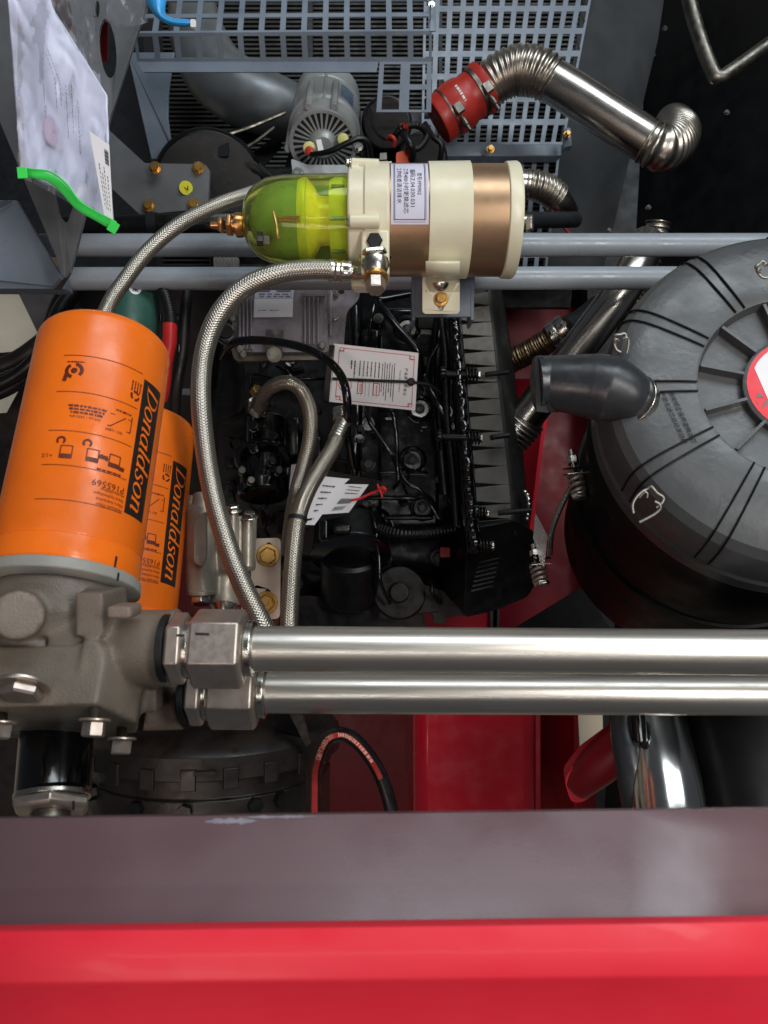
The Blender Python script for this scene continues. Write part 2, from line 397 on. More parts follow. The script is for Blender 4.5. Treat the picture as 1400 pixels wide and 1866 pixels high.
# black inside walls of the engine bay
t = thing('bay_wall', P(1400, 400, 1.9), 'black painted inner wall of the engine bay on the right, studded with small bolts', 'wall')
m = MB(); m.prism(PP([(1195, -220, 2.05), (1900, -220, 1.25), (1900, 1700, 1.25), (1090, 1700, 2.05), (1070, 520, 2.05)]), .01); m.build('wall_panel', wall_m, t, bevel=.001)
for x, y in ((1192, 70), (1190, 100), (1158, 190), (1182, 378), (1110, 420), (1325, 205), (1212, 52)):
    bolt(t, P(x, y, 1.72 if x > 1300 else 1.84), (-.3, .35, 1), .0048, dull_steel)
m = MB(); m.tube(PP([(1243, -60, 1.35), (1268, 45, 1.35), (1298, 128, 1.35), (1312, 140, 1.35), (1335, 128, 1.35), (1405, 78, 1.35), (1500, 10, 1.35)]), .0125, seg=16)
m.build('prop_rod', dull_steel, label='bent dull metal rod forming a V in the dark top right corner', cat='rod')
t = thing('rear_wall', P(640, 300, 2.2), 'dark wall of the engine bay behind the radiator and engine', 'wall')
m = MB(); m.prism(PP([(-200, -250, 2.25), (1250, -250, 2.25), (1250, 620, 2.25), (110, 620, 2.25), (110, 440, 2.25), (-200, 440, 2.25)]), .01); m.build('wall_panel', dark_panel, t)
t = thing('shroud_side_plate', P(1110, 200, 1.7), 'dark grey sloping plate right of the slotted guard behind the elbow pipe', 'panel')
m = MB(); m.prism(PP([(1076, -80, 1.68), (1222, -80, 1.78), (1200, 70, 1.82), (1098, 500, 1.86), (990, 500, 1.7), (1020, 280, 1.69)]), .006); m.build('plate', shade_grey, t, bevel=.001)
# red sheet metal floor pan of the machine
t = thing('base_frame', P(900, 1250, 1.9), 'glossy red sheet metal base of the machine below the engine', 'frame')
m = MB(); m.prism(PP([(80, 560, 2.2), (1560, 560, 2.2), (1560, 1700, 2.2), (80, 1700, 2.2)]), .01); m.build('floor_pan', red_shaded, t)
m = MB(); m.pbox(752, 1230, 982, 1560, 1.25, .55); m.build('box_section', mat('box_red_paint', (160, 18, 34), .22, var=.05, coat=.4, nscale=8, bump=.1, bscale=12), t, bevel=.025)
m = MB(); m.pbox(700, 1070, 893, 1200, 1.75, .25); m.build('box_section', red_hood, t, bevel=.01)
m = MB(); m.pbox(893, 1090, 899, 1200, 1.74, .26); m.pbox(906, 1090, 911, 1200, 1.74, .26); m.build('seam', cover_m, t)
m = MB(); m.prism(PP([(928, 690, 1.9), (1005, 690, 1.75), (985, 800, 1.75), (960, 1010, 1.75), (900, 1010, 1.9)]), .01); m.build('side_sheet', red_hood, t)
m = MB(); m.prism(PP([(985, 1300, 1.5), (1046, 1290, 1.36), (1046, 1520, 1.36), (985, 1520, 1.5)]), .006); m.build('side_sheet', red_shaded, t)
m = MB(); m.prism(PP([(1052, 1270, 1.5), (1098, 1270, 1.5), (1100, 1400, 1.5), (1060, 1420, 1.5)]), .006); m.build('mount_plate', beige, t)
m = MB(); m.prism(PP([(930, 1150, 1.7), (1065, 1068, 1.7), (1120, 1160, 1.7), (1120, 1230, 1.7), (930, 1230, 1.7)]), .006); m.build('mount_plate', matt_black, t)

# ------------------------------------------------------------------ near edge of the enclosure (bottom of the picture)
t = thing('enclosure_side', P(700, 1700, .42), 'red and grey painted sheet metal side of the enclosure along the near edge', 'panel')
def profile(name, mt, rows, xs=(-260, 250, 700, 1150, 1660), bev=.0):
    b = MB(); pts = []
    for x in xs:
        sag = .0
        pts.append([P(x, y0 + (y1 - y0) * (x / 1400.0), d) for (y0, y1, d) in rows])
    n = len(rows)
    vs = [p for c in pts for p in c]
    fs = [(i * n + j, i * n + j + 1, (i + 1) * n + j + 1, (i + 1) * n + j) for i in range(len(xs) - 1) for j in range(n - 1)]
    b.add(vs, fs)
    def so(o):
        s_ = o.modifiers.new('thick', 'SOLIDIFY'); s_.thickness = .003; s_.offset = -1
    return b.build(name, mt, t, ang=40, mods=(so,))
profile('inner_flange', flange_m, [(1560, 1550, .56), (1494, 1476, .50), (1488, 1470, .470), (1492, 1474, .455), (1698, 1680, .405), (1720, 1705, .412)])
profile('outer_rail', red_hood, [(1740, 1720, .43), (1708, 1691, .404), (1701, 1683, .397), (1697.5, 1680, .392), (1699, 1681, .387), (1705, 1687, .3835), (1715, 1698, .3825), (1781, 1766, .378), (1785, 1770, .3785), (1790, 1774, .380), (1868, 1866, .390), (1990, 1985, .40)])

rnd = random.Random(5)
def FL(x, f_): y0 = 1492 - 18 * x / 1400.0; return P(x, y0 + 206 * f_, .455 - .05 * f_ - .0006)
def scuff(x0, x1, f0, f1, nm, mt, n=22):
    m = MB(); up_ = []; lo = []
    for i in range(n + 1):
        x = x0 + (x1 - x0) * i / n; e = min(1, 4 * min(i, n - i) / n)
        mid = (f0 + f1) / 2; h_ = (f1 - f0) / 2 * e * (.45 + .55 * rnd.random()) + .001
        up_.append(FL(x, mid - h_)); lo.append(FL(x, mid + h_ * (.5 + .5 * rnd.random())))
    m.add(up_ + lo, [(i, i + 1, n + 2 + i, n + 1 + i) for i in range(n)]); m.build(nm, mt, t, flat=True)
scuff_m = mat('scuffed_paint', (128, 122, 132), .5, var=.15, nscale=40, bump=.3)
scuff(372, 470, .015, .085, 'scuff_mark', scuff_m); scuff(440, 580, .0, .035, 'scuff_mark', scuff_m); scuff(700, 735, .50, .506, 'scratch', scuff_m, 6); scuff(1060, 1110, .25, .256, 'scratch', scuff_m, 6)
# ------------------------------------------------------------------ two long steel tubes
def long_tube(name_y, yl, yr, dl, rr_px, x0, lab):
    t = thing('hydraulic_tube', P(x0, yl, dl), lab, 'tube', 'long bare steel tubes across the front')
    r = px(rr_px, dl)
    A, B = P(x0, yl, dl), P(1700, yr, dl * 1.0)
    m = MB(); Ln = (B - A).length
    m.lathe(A, B, [(0, r * .9), (.002, r), (Ln, r)], 72); m.build('tube', tube_steel, t)
    m = MB(); D = (B - A).normalized()
    m.lathe(A - D * .004, B, [(0, r * .9), (.0015, r * 1.12), (.0075, r * 1.12), (.009, r * 1.0)], 48); m.build('sleeve', steel, t)
    return A, D, r
A1, D1, r1 = long_tube(0, 1182, 1191, .64, 41.0, 455, 'upper of two long bare steel tubes, leaving the larger union nut')
A2, D2, r2 = long_tube(1, 1262, 1267, .70, 37.5, 478, 'lower of two long bare steel tubes, partly under the upper one')
def union(A, D, r, big, x_, lab):
    t = thing('union_nut', A, lab, 'fitting', 'hex union fittings on the steel tubes')
    s = r / px(41, .64)
    m = MB(); m.hexa(A - D * .047 * s, A - D * .003 * s, r * 1.78, ch=.09, phase=big); m.build('nut', nut_steel, t, bevel=.0012)
    m = MB(); m.cyl(A - D * .051 * s, A - D * .047 * s, r * 1.35, seg=40); m.build('washer', steel, t, bevel=.0005)
    m = MB(); m.hexa(A - D * .066 * s, A - D * .051 * s, r * 1.6, ch=.08, phase=big + .06); m.build('adapter', nut_steel, t, bevel=.001)
    m = MB(); m.cyl(A - D * .0715 * s, A - D * .066 * s, r * 1.5, seg=40); m.build('seal', matt_black, t, bevel=.0005)
    m = MB(); m.cyl(A - D * .003 * s, A + D * .004 * s, r * 1.25, seg=40, ch=.001); m.build('collar', steel, t, bevel=.0005)
    return t
PH = R(42)
u1 = union(A1, D1, r1, PH, 0, 'big hex union nut with a black witness mark on the upper tube')
u2 = union(A2, D2, r2, PH, 0, 'hex union nut on the lower tube, half hidden under the bigger nut')
# witness marks: thin paint strokes lying on the facets
def mark(parent, x0, y0, x1, y1, d, wd, name='paint_mark'):
    m = MB(); m.tube(PP([(x0, y0, d), ((x0 + x1) / 2, (y0 + y1) / 2, d), (x1, y1, d)]), wd, seg=8, sub=2); m.build(name, dark_ink, parent)
mark(u1, 356, 1155, 381, 1156, .5855, .0010); mark(u1, 322, 1158, 336, 1158, .5905, .0010)

# ------------------------------------------------------------------ orange spin-on hydraulic filters
def pen(paths, k):     # lettering strokes: thick when running up and down, thin when level; slanted
    vs = []; fs = []
    for p in paths:
        if len(p) < 2: continue
        p = [(p[i][0] + (p[i + 1][0] - p[i][0]) * j / 6, p[i][1] + (p[i + 1][1] - p[i][1]) * j / 6) for i in range(len(p) - 1) for j in range(6)] + [p[-1]] if len(p) < 6 else p
        n = len(p)
        for i in range(n):
            a = Vector(p[max(i - 1, 0)]); b = Vector(p[min(i + 1, n - 1)]); dd = (b - a).normalized()
            h = (.012 + .034 * abs(dd.y) ** 1.3)
            nn = Vector((-dd.y, dd.x)) * h; q = Vector(p[i]); vs += [q + nn, q - nn]
        o = len(vs) - 2 * n
        fs += [(o + 2 * i, o + 2 * i + 1, o + 2 * i + 3, o + 2 * i + 2) for i in range(n - 1)]
    return [((v.x + .25 * v.y) * k, v.y * k) for v in vs], fs
def arc(cx, cy, rx, ry, a0, a1, n=14): return [(cx + rx * math.cos(R(a0 + (a1 - a0) * i / n)), cy + ry * math.sin(R(a0 + (a1 - a0) * i / n))) for i in range(n + 1)]
def word():
    G = {
     'D': ([[(.10, .02), (.10, .69)], arc(.14, .35, .40, .34, 90, -90, 18), [(0, .01), (.16, .01)], [(0, .69), (.16, .69)]], .60),
     'o': ([arc(.21, .23, .175, .225, 0, 360, 22)], .45),
     'n': ([[(.08, .0), (.08, .45)], [(.08, .30), (.14, .41), (.23, .45), (.31, .42), (.33, .34), (.33, .04)], [(-.01, .43), (.08, .45)], [(.01, .01), (.15, .01)], [(.33, .04), (.36, .0), (.43, .03)]], .46),
     'a': ([arc(.19, .21, .155, .215, 20, 340, 20), [(.34, .45), (.34, .05), (.37, .0), (.43, .03)]], .45),
     'l': ([[(.09, .74), (.09, .05), (.12, .0), (.18, .02)], [(.0, .72), (.09, .74)]], .21),
     'd': ([arc(.19, .21, .155, .215, 20, 340, 20), [(.34, .74), (.34, .05), (.37, .0), (.43, .03)], [(.26, .72), (.34, .74)]], .46),
     's': ([[(.30, .37), (.25, .44), (.17, .45), (.09, .41), (.08, .33), (.14, .26), (.24, .20), (.29, .12), (.25, .03), (.16, -.01), (.07, .02), (.02, .10)]], .37)}
    V = []; Fc = []; x = 0
    for ch in 'Donaldson':
        g, adv = G[ch]; v, f = pen(g, 1); o = len(V)
        V += [(a + x, b) for a, b in v]; Fc += [tuple(o + i for i in q) for q in f]; x += adv + .015
    return V, Fc, x
WORD = word()
def spin_filter(A, B, r, lab, rot=0.0, part=None):
    t = thing('hydraulic_filter', B, lab, 'filter', 'orange spin-on hydraulic filters')
    A = Vector(A); B = Vector(B); L_ = (B - A).length
    cr = .013
    prof = [(0, 0.004), (0, r * .80)] + [(cr - cr * math.cos(a), r - cr + cr * math.sin(a)) for a in [R(10 * i) for i in range(1, 10)]]
    prof += [(L_ * .898, r), (L_ * .902, r * .985), (L_ * .908, r * .985), (L_ * .912, r * 1.006), (L_ * .985, r * 1.008), (L_, r * .995)]
    m = MB(); m.lathe(A, B, prof, 96); m.build('canister', orange, t, ang=50)
    C = Cyl(A, B, r); ro = rot * r
    T = lambda s, a: C.at(s, a + ro, .0005)
    m = MB(); a0, a1 = r * R(37), r * R(62); s0, s1 = L_ * .245, L_ * .79
    patch(m, lambda s, a: C.at(s, a + ro, .0003), s0, s1, a0, a1, 10, 12); nb_ = m.build('name_band', black_ink, t)
    V, Fc, adv = WORD; k = (s1 - s0) * .93 / adv
    m = MB(); base = a0 + (a1 - a0) * .20
    m.add([C.at(s0 + (s1 - s0) * .035 + x * k, base + y * k * .80 + ro, .0008) for x, y in V], Fc); m.build('lettering', orange, nb_)
    # printed rules and texts (upside down: read from the far side)
    ink = MB()
    def rule(s, x0, x1): patch(ink, lambda ss, a: T(ss, a), s - .0003, s + .0003, x0, x1, 1, 24)
    for s in (.235, .39, .55, .685, .815): rule(L_ * s * .98, -.55 * r, .60 * r)
    fn = lambda s_, a_: (lambda x, y: T(s_ + y, a_ - x))       # rotated 180 degrees
    put(ink, text_geo('P165569', .0088), fn(L_ * .715, r * .36))
    for i, s_ in enumerate(('Hydraulikfilter', 'Filtre hydraulique', 'Filtro hidráulico', 'Hydraulic Filter')):
        put(ink, text_geo(s_, .0040, align='LEFT'), fn(L_ * (.735 + .019 * i), r * .605))
    put(ink, text_geo('ISO 16889', .0038), fn(L_ * .505, r * .30))
    put(ink, text_geo('+1/2', .0055), fn(L_ * .635, -r * .50))
    put(ink, text_geo('500 psi / 3450 kPa', .0036), fn(L_ * .48, -r * .10))
    for i in range(3): dashes(ink, fn(L_ * (.438 + .013 * i), r * (.16 - .02 * i)), 0, r * (.52 - .05 * i), 0, .0022, seed=i)
    dashes(ink, fn(L_ * .665, r * .50), 0, r * .36, 0, .0022, seed=9)
    dashes(ink, fn(L_ * .42, r * .52), 0, r * .24, 0, .002, seed=4)
    # small graph
    def seg(x0, y0, x1, y1, w_=.0005):
        a = Vector((x0, y0)); b = Vector((x1, y1)); q = (b - a).normalized(); n_ = Vector((-q.y, q.x)) * w_
        ink.add([T(*(a + n_)), T(*(b + n_)), T(*(b - n_)), T(*(a - n_))], [(0, 1, 2, 3)])
    g0, g1 = L_ * .425, L_ * .49
    seg(g0, r * .54, g1, r * .54); seg(g1, r * .20, g1, r * .54); seg(g0 + .004, r * .22, g0 + .004, r * .54, .0004); seg(g0 + .004, r * .44, g1, r * .24)
    # recycling sign: circle of three arrows, and the round trade mark
    def ring(cs, ca, r0, r1, a0_, a1_):
        n = 14; vs = []
        for i in range(n + 1):
            a = R(a0_ + (a1_ - a0_) * i / n)
            vs += [T(cs + r0 * math.cos(a), ca + r0 * math.sin(a)), T(cs + r1 * math.cos(a), ca + r1 * math.sin(a))]
        ink.add(vs, [(2 * i, 2 * i + 1, 2 * i + 3, 2 * i + 2) for i in range(n)])
    for k3 in range(3): ring(L_ * .335, r * .53, .0030, .0052, k3 * 120, k3 * 120 + 88)
    for i in range(4): dashes(ink, lambda x, y: T(L_ * .275 + x, r * .53 + y), 0, .011, -.0045 + .003 * i, .0016, seed=20 + i)
    cs, ca = L_ * .295, -r * .36
    ring(cs, ca, 0.0, .0030, 0, 360); ring(cs, ca, .0052, .0085, 50, 175); ring(cs, ca, .0052, .0085, 215, 350)
    seg(cs + .004, ca - .0065, cs + .0115, ca - .0075, .0019)
    dashes(ink, fn(L_ * .258, ca + .008), 0, .016, 0, .0016, seed=31)
    # fitting instructions: little canisters and arrows
    for j, aa in enumerate((-.26, .08, .38)):
        cs = L_ * .62; ca = r * aa
        seg(cs - .006, ca - .005, cs + .006, ca - .005); seg(cs - .006, ca + .005, cs + .006, ca + .005); seg(cs - .006, ca - .005, cs - .006, ca + .005)
        patch(ink, lambda s, a: T(s, a), cs + .002, cs + .0065, ca - .005, ca + .005, 1, 6)
        if j < 2: ring(cs - .011, ca - .006, .0022, .0042, 40, 320)
        else:
            seg(cs - .002, ca - .013, cs + .001, ca - .006, .0016)
    patch(ink, lambda s, a: T(s, a), L_ * .61, L_ * .625, r * .16, r * .28, 1, 4)
    dashes(ink, fn(L_ * .64, r * .54), 0, r * .10, 0, .004, seed=40)
    ink.build('printed_text', brown_line, t)
    m = MB(); m.add([C.at(L_ * .955, r * .61, .0006 + r * .009), C.at(L_ * .955, r * .645, .0006 + r * .009), C.at(L_ * .995, r * .64, .0006 + r * .009), C.at(L_ * .995, r * .61, .0006 + r * .009)], [(0, 1, 2, 3)]); m.build('paint_mark', dark_ink, t)
    return t, A, B, C
f1, FA, FB, FC = spin_filter(P(194, 626, .80), P(116, 1057, .70), .0655, 'large orange hydraulic filter standing on the grey cast head, nearest')
f2, GA, GB, GC = spin_filter(P(262, 772, 1.0), P(213, 1165, .90), .0655, 'orange hydraulic filter half hidden behind the nearer orange one', rot=.0)

# ------------------------------------------------------------------ cast filter heads
def cast_mods(v=.0022):
    def f_(o):
        rm = o.modifiers.new('blend', 'REMESH'); rm.mode = 'VOXEL'; rm.voxel_size = v; rm.use_smooth_shade = True
        sm = o.modifiers.new('soften', 'SMOOTH'); sm.factor = .6; sm.iterations = 9
    return f_
t = thing('filter_mount', P(110, 1200, .68), 'cast grey filter head with two round ports, holding the nearest orange filter', 'casting')
ax = (FB - FA).normalized(); r = .0655
m = MB(); m.lathe(FB - ax * .001, FB + ax, [(0, r * .96), (0, r * 1.04), (.010, r * 1.05), (.013, r * .95)], 96); m.build('seat_ring', ring_grey, t, bevel=.001)
m = MB()
m.lathe(FB + ax * .012, FB + ax, [(0, r * .90), (.03, r * .88), (.05, r * .7)], 48)
m.cyl(P(62, 1062, .69), P(50, 1238, .655), px(76, .66), seg=48)                    # upright barrel
m.cyl(P(34, 1121, .60), P(34, 1121, .70), px(46, .6), seg=48)                      # round boss facing the viewer
m.pbox(136, 1080, 188, 1160, .625, .06)
m.prism(PP([(-90, 1235, .61), (142, 1235, .61), (150, 1165, .62), (183, 1170, .62), (178, 1290, .61), (-90, 1298, .61)]), .09)
m.cyl(P(120, 1180, .665), P(323, 1181, .655), px(69, .66), seg=56)                 # upper port
m.cyl(P(316, 1181, .655), P(325, 1181, .655), px(72, .66), seg=56)
m.pbox(192, 1105, 240, 1130, .605, .03)
m.cyl(P(60, 1290, .75), P(338, 1281, .73), px(48, .72), seg=48)
m.pbox(215, 1255, 285, 1300, .675, .05)
m.pbox(186, 1250, 216, 1292, .66, .05)
m.prism(PP([(-100, 1290, .60), (176, 1284, .60), (250, 1318, .64), (250, 1338, .68), (-100, 1330, .66)]), .05)
m.build('head_casting', cast_grey, t, mods=(cast_mods(),))
m = MB(); m.cyl(P(323, 1181, .655), P(330, 1181, .655), px(60, .65), seg=48); m.build('port_seal', matt_black, t, bevel=.0006)
m = MB(); m.cyl(P(338, 1281, .73), P(350, 1281, .73), px(44, .73), seg=48); m.build('port_seal', matt_black, t, bevel=.0006)
bolt(t, P(44, 1247, .600), (.0, -.80, .6), .0155, nut_steel, h=.008)
for x, y, d in ((3, 1322, .60), (173, 1318, .59), (222, 1352, .64)):
    m = MB(); m.cyl(P(x, y - 30, d + .02), P(x, y, d), .0045, seg=12); m.build('stud', dull_steel, t)
    bolt(t, P(x, y - 8, d), (0, -1, .35), .0088, nut_steel, h=.0115)
m = MB(); m.add([FC.at(FC.L + .003, r * .655, r * .052), FC.at(FC.L + .003, r * .69, r * .052), FC.at(FC.L + .010, r * .69, r * .052), FC.at(FC.L + .010, r * .655, r * .052)], [(0, 1, 2, 3)]); m.build('paint_mark', dark_ink, t)
# plinth under the head, dark
t = thing('head_bracket', P(120, 1330, .74), 'dark bracket plate under the cast filter head', 'bracket')
m = MB(); m.prism(PP([(-120, 1300, .66), (150, 1300, .66), (262, 1335, .70), (205, 1345, .74), (-120, 1345, .74)]), .04); m.build('plate', eng2, t, bevel=.002)
t = thing('pressure_cylinder', P(105, 1400, .68), 'black cylinder with a wide pale hex nut below the filter head', 'cylinder')
m = MB(); m.cyl(P(105, 1310, .70), P(97, 1452, .66), px(64, .68), seg=56, ch=.002); m.build('barrel', eng, t)
m = MB(); m.cyl(P(97, 1446, .65), P(96, 1455, .648), px(67, .65), seg=48); m.build('washer', steel, t, bevel=.0006)
m = MB(); m.hexa(P(96, 1455, .648), P(92, 1480, .642), px(72, .645), ch=.10, phase=R(10)); m.build('nut', nut_steel, t, bevel=.001)
m = MB(); m.cyl(P(92, 1480, .642), P(90, 1510, .635), px(35, .64), seg=30); m.build('stub', dull_steel, t, bevel=.001)
mark(t, 134, 1460, 134, 1476, .581, .0009)
# big dark round housing behind the rail
t = thing('pump_housing', P(370, 1440, .95), 'large dark round pump housing behind the near panel edge', 'housing')
m = MB(); A = Vector((-.226, -.276, H - 1.02)); B = A + Vector((0, -.2, .012)); n_ = (B - A).normalized()
m.lathe(A - n_ * .012, B, [(0, .05), (0, .125), (.010, .150), (.013, .160), (.020, .166), (.046, .167), (.048, .160)], 110)
m.build('drum', brown_dark, t, bevel=.0008)
m = MB(); m.lathe(A, B, [(.030, .150), (.058, .150), (.060, .154), (.20, .154)], 90); m.build('inner_drum', brown_dark, t, bevel=.0008)
def DR(deg, rad, h): a_ = R(deg); return A + Vector((math.sin(a_) * rad, 0, math.cos(a_) * rad)) + n_ * h
for dg in (-40, -14, 18):
    m = MB(); m.cyl(DR(dg, .153, .004), DR(dg, .153, -.008), .0034, seg=12, ch=.0006); m.build('stud', dull_steel, t)
bolt(t, DR(15, .150, .001), (0, 1, .1), .0085, gold)
for dg in range(-64, 66, 16):       # teeth and pads round the drum
    m = MB(); m.add([DR(dg + a_, .1675, h_) for a_, h_ in ((0, .010), (6, .010), (6, .034), (0, .034))] + [DR(dg + a_, .1700, h_) for a_, h_ in ((0.3, .011), (5.7, .011), (5.7, .033), (0.3, .033))],
        [(4, 5, 6, 7), (0, 1, 5, 4), (1, 2, 6, 5), (2, 3, 7, 6), (3, 0, 4, 7)]); m.build('pad', brown_dark, t, bevel=.0004)
for dg in (-52, -20, 1, 30, 42):
    m = MB(); m.cyl(DR(dg, .152, .060), DR(dg, .162, .060), .009, seg=6); m.build('bolt', eng2, t)
m = MB(); m.prism([DR(5, .1712, .012), DR(13, .1712, .012), DR(13, .1712, .016), DR(5, .1712, .016)], .002); m.build('slot_edge', matt_black, t)
# finned bracket below the nuts
t = thing('lever_bracket', P(545, 1320, .85), 'thin dark metal bracket blade under the lower steel tube', 'bracket')
m = MB(); m.prism(PP([(522, 1290, .88), (548, 1290, .88), (567, 1355, .9), (558, 1362, .9)]), .006); m.build('blade', dull_steel, t, bevel=.0005)
m = MB(); m.prism(PP([(505, 1290, .90), (532, 1290, .9), (556, 1360, .93), (500, 1350, .93)]), .01); m.build('web', eng2, t, bevel=.0008)

# black hydraulic hose with red printed stripe
hp = PP([(571, 1520, .60), (571, 1455, .66), (574, 1400, .72), (592, 1352, .76), (622, 1338, .78), (655, 1356, .79), (690, 1405, .80), (712, 1470, .80), (722, 1540, .80)])
t = thing('hydraulic_hose', P(600, 1400, .75), 'looped black rubber hose with a red lettered stripe beside the red base', 'hose')
m = MB(); m.tube(hp, .0072, seg=20, sub=10); m.build('hose', hose_blk, t)
def along(pts, f_):       # point and direction on a polyline of catmull samples
    k = f_ * (len(pts) - 1); i = min(int(k), len(pts) - 2); u_ = k - i
    p0 = pts[max(i - 1, 0)]; p1 = pts[i]; p2 = pts[i + 1]; p3 = pts[min(i + 2, len(pts) - 1)]
    q = .5 * ((2 * p1) + (-p0 + p2) * u_ + (2 * p0 - 5 * p1 + 4 * p2 - p3) * u_ * u_ + (-p0 + 3 * p1 - 3 * p2 + p3) * u_ ** 3)
    return q
def on_hose(pts, r_, s, c, off=.0004):     # s = 0..1 along, c = angle from the viewer's side
    p = along(pts, s); q = along(pts, min(1, s + .004)); tt = (q - along(pts, max(0, s - .004))).normalized()
    v_ = (Vector((0, 0, H)) - p); v_ = (v_ - tt * v_.dot(tt)).normalized(); sd = tt.cross(v_)
    return p + (v_ * math.cos(c) + sd * math.sin(c)) * (r_ + off)
m = MB(); n = 60
vs = []
for i in range(n + 1):
    s = .05 + .72 * i / n; vs += [on_hose(hp, .0072, s, -.15), on_hose(hp, .0072, s, .5)]
m.add(vs, [(2 * i, 2 * i + 1, 2 * i + 3, 2 * i + 2) for i in range(n)]); m.build('stripe', stripe_m, t)
HF = lambda x, y: on_hose(hp, .0072, .33 + x * 3.1, .17 - y / .0072 * .9, .0007)
m = MB(); put(m, text_geo('GB/T3683-2011', .0075), HF); dashes(m, HF, .036, .12, 0, .0042, 8, .5); m.build('lettering', stripe_t, t)

# ------------------------------------------------------------------ aluminium valve block and its plate
t = thing('valve_block', P(405, 1010, .98), 'bare cast aluminium valve body with twin barrels right of the orange filters', 'valve')
m = MB()
m.cyl(P(368, 925, .97), P(368, 1085, .96), px(28, .97), seg=40)
m.cyl(P(370, 900, .97), P(369, 950, .96), px(19, .97), seg=40)
m.cyl(P(412, 1000, .99), P(406, 1102, .98), px(34, .98), seg=40)
m.cyl(P(430, 940, .98), P(428, 1040, .98), px(38, .98), seg=40)
m.pbox(345, 950, 420, 1030, .965, .05)
m.build('valve_casting', alu, t, mods=(cast_mods(.0022),))
m = MB(); m.prism(PP(rpoly([(354, 950, .930), (375, 930, .930), (375, 1020, .930), (367, 1033, .930), (353, 1025, .930)], 8)), .01); m.build('pad', alu, t, bevel=.001)
for x, y0, y1, rr in ((424, 928, 1010, 11), (437, 945, 1030, 6), (452, 948, 1034, 9), (412, 935, 1000, 7)):
    m = MB(); m.cyl(P(x, y0, .945), P(x - 1, y1, .94), px(rr, .94), seg=24, ch=.001); m.build('barrel', alu, t, bevel=.0004)
for x, y in ((425, 932), (455, 944)):
    bolt(t, P(x, y, .94), (0, 1, .35), .0075, steel)
m = MB(); m.hexa(P(367, 1083, .95), P(366, 1102, .945), px(19, .95), phase=.3); m.build('hex_plug', steel, t, bevel=.0006)
m = MB(); m.cyl(P(367, 1076, .95), P(367, 1084, .95), px(24, .95), seg=30, ch=.001); m.build('collar', alu, t)
m = MB(); m.lathe(P(410, 1100, .97), P(408, 1125, .96), [(0, .010), (.004, .017), (.01, .013), (.016, .008)], 30); m.build('valve_tip', steel, t)
m = MB(); m.tube(PP([(352, 905, .99), (345, 935, .985), (350, 960, .98)]), .007); m.build('spout', alu, t)
t = thing('mounting_plate', P(475, 1050, 1.03), 'pale slotted mounting plate with two gold bolts beside the valve body', 'plate')
sl = lambda x, y: [P(*q) for q in circ(x, y, 1.02, 7, 12, 16)]
m = MB(); m.prism(PP(rpoly([(455, 982, 1.02), (512, 980, 1.02), (510, 1128, 1.02), (440, 1128, 1.02), (440, 1060, 1.02), (458, 1060, 1.02)], 10)), .005, holes=[sl(490, 1000), sl(488, 1085)])
m.build('plate', plate_m, t, bevel=.0008)
bolt(t, P(489, 1012, 1.02), (.08, 0, 1), .0112, gold); bolt(t, P(486, 1098, 1.02), (.08, 0, 1), .0112, gold)

# ------------------------------------------------------------------ painted cross tubes and frame beam
def ctube(y0, y1, d, x0, rpx, lab):
    t = thing('cross_tube', P(700, y0, d), lab, 'tube', 'blue-grey painted cross tubes')
    m = MB(); m.cyl(P(x0, y0, d), P(1720, y1, d), px(rpx, d), seg=56); m.build('tube', rail_paint, t)
    return t
ctube(447, 446, 1.16, 40, 20.5, 'upper blue-grey painted tube crossing behind the fuel filter')
ctube(508, 506, 1.12, 60, 20.5, 'lower blue-grey painted tube crossing in front of the engine top')
t = thing('frame_beam', P(50, 480, 1.1), 'blue-grey welded frame corner at the left end of the cross tubes', 'frame')
m = MB(); m.prism(PP([(-200, 480, 1.09), (120, 486, 1.09), (118, 526, 1.09), (-200, 525, 1.09)]), .03); m.build('beam', blue_grey, t, bevel=.002)
m = MB(); m.prism(PP([(-200, 270, 1.02), (0, 365, 1.06), (30, 365, 1.07), (112, 505, 1.085), (98, 522, 1.085), (-200, 490, 1.08)]), .008); m.build('gusset', blue_grey, t, bevel=.001)
# tall perforated side plate on the left
t = thing('side_post', P(120, 250, 1.0), 'grey-brown post plate with cut-out holes at top left, behind the bag', 'post')
hole1 = PP(circ(113, 22, 1.06, 17, 42, 22, R(-8))); hole2 = PP(circ(196, 88, 1.06, 15, 54, 22, R(-6)))
hole3 = PP(circ(177, 16, 1.06, 4, 15, 14)); hole4 = PP(rpoly([(96, 335, 1.03), (138, 360, 1.03), (122, 408, 1.03), (108, 392, 1.03)], 8))
m = MB(); m.prism(PP([(-60, -140, 1.07), (290, -140, 1.07), (262, 25, 1.06), (203, 205, 1.05), (130, 490, 1.03), (118, 505, 1.02), (-60, 80, 1.05)]), .006, holes=[hole1, hole2, hole3, hole4])
m.build('post_plate', grey_paint, t, bevel=.0008)
m = MB(); m.prism(PP([(80, -60, 1.13), (150, -60, 1.13), (150, 60, 1.13), (90, 60, 1.13)]), .003); m.prism(PP([(170, 40, 1.13), (196, 40, 1.13), (196, 108, 1.13), (178, 115, 1.13)]), .003); m.build('inner_strip', red_sil, t)
m = MB(); m.prism(PP([(110, 505, 1.03), (130, 490, 1.03), (109, 523, 1.09), (96, 523, 1.09)]), .004); m.build('weld_flange', grey_paint, t)
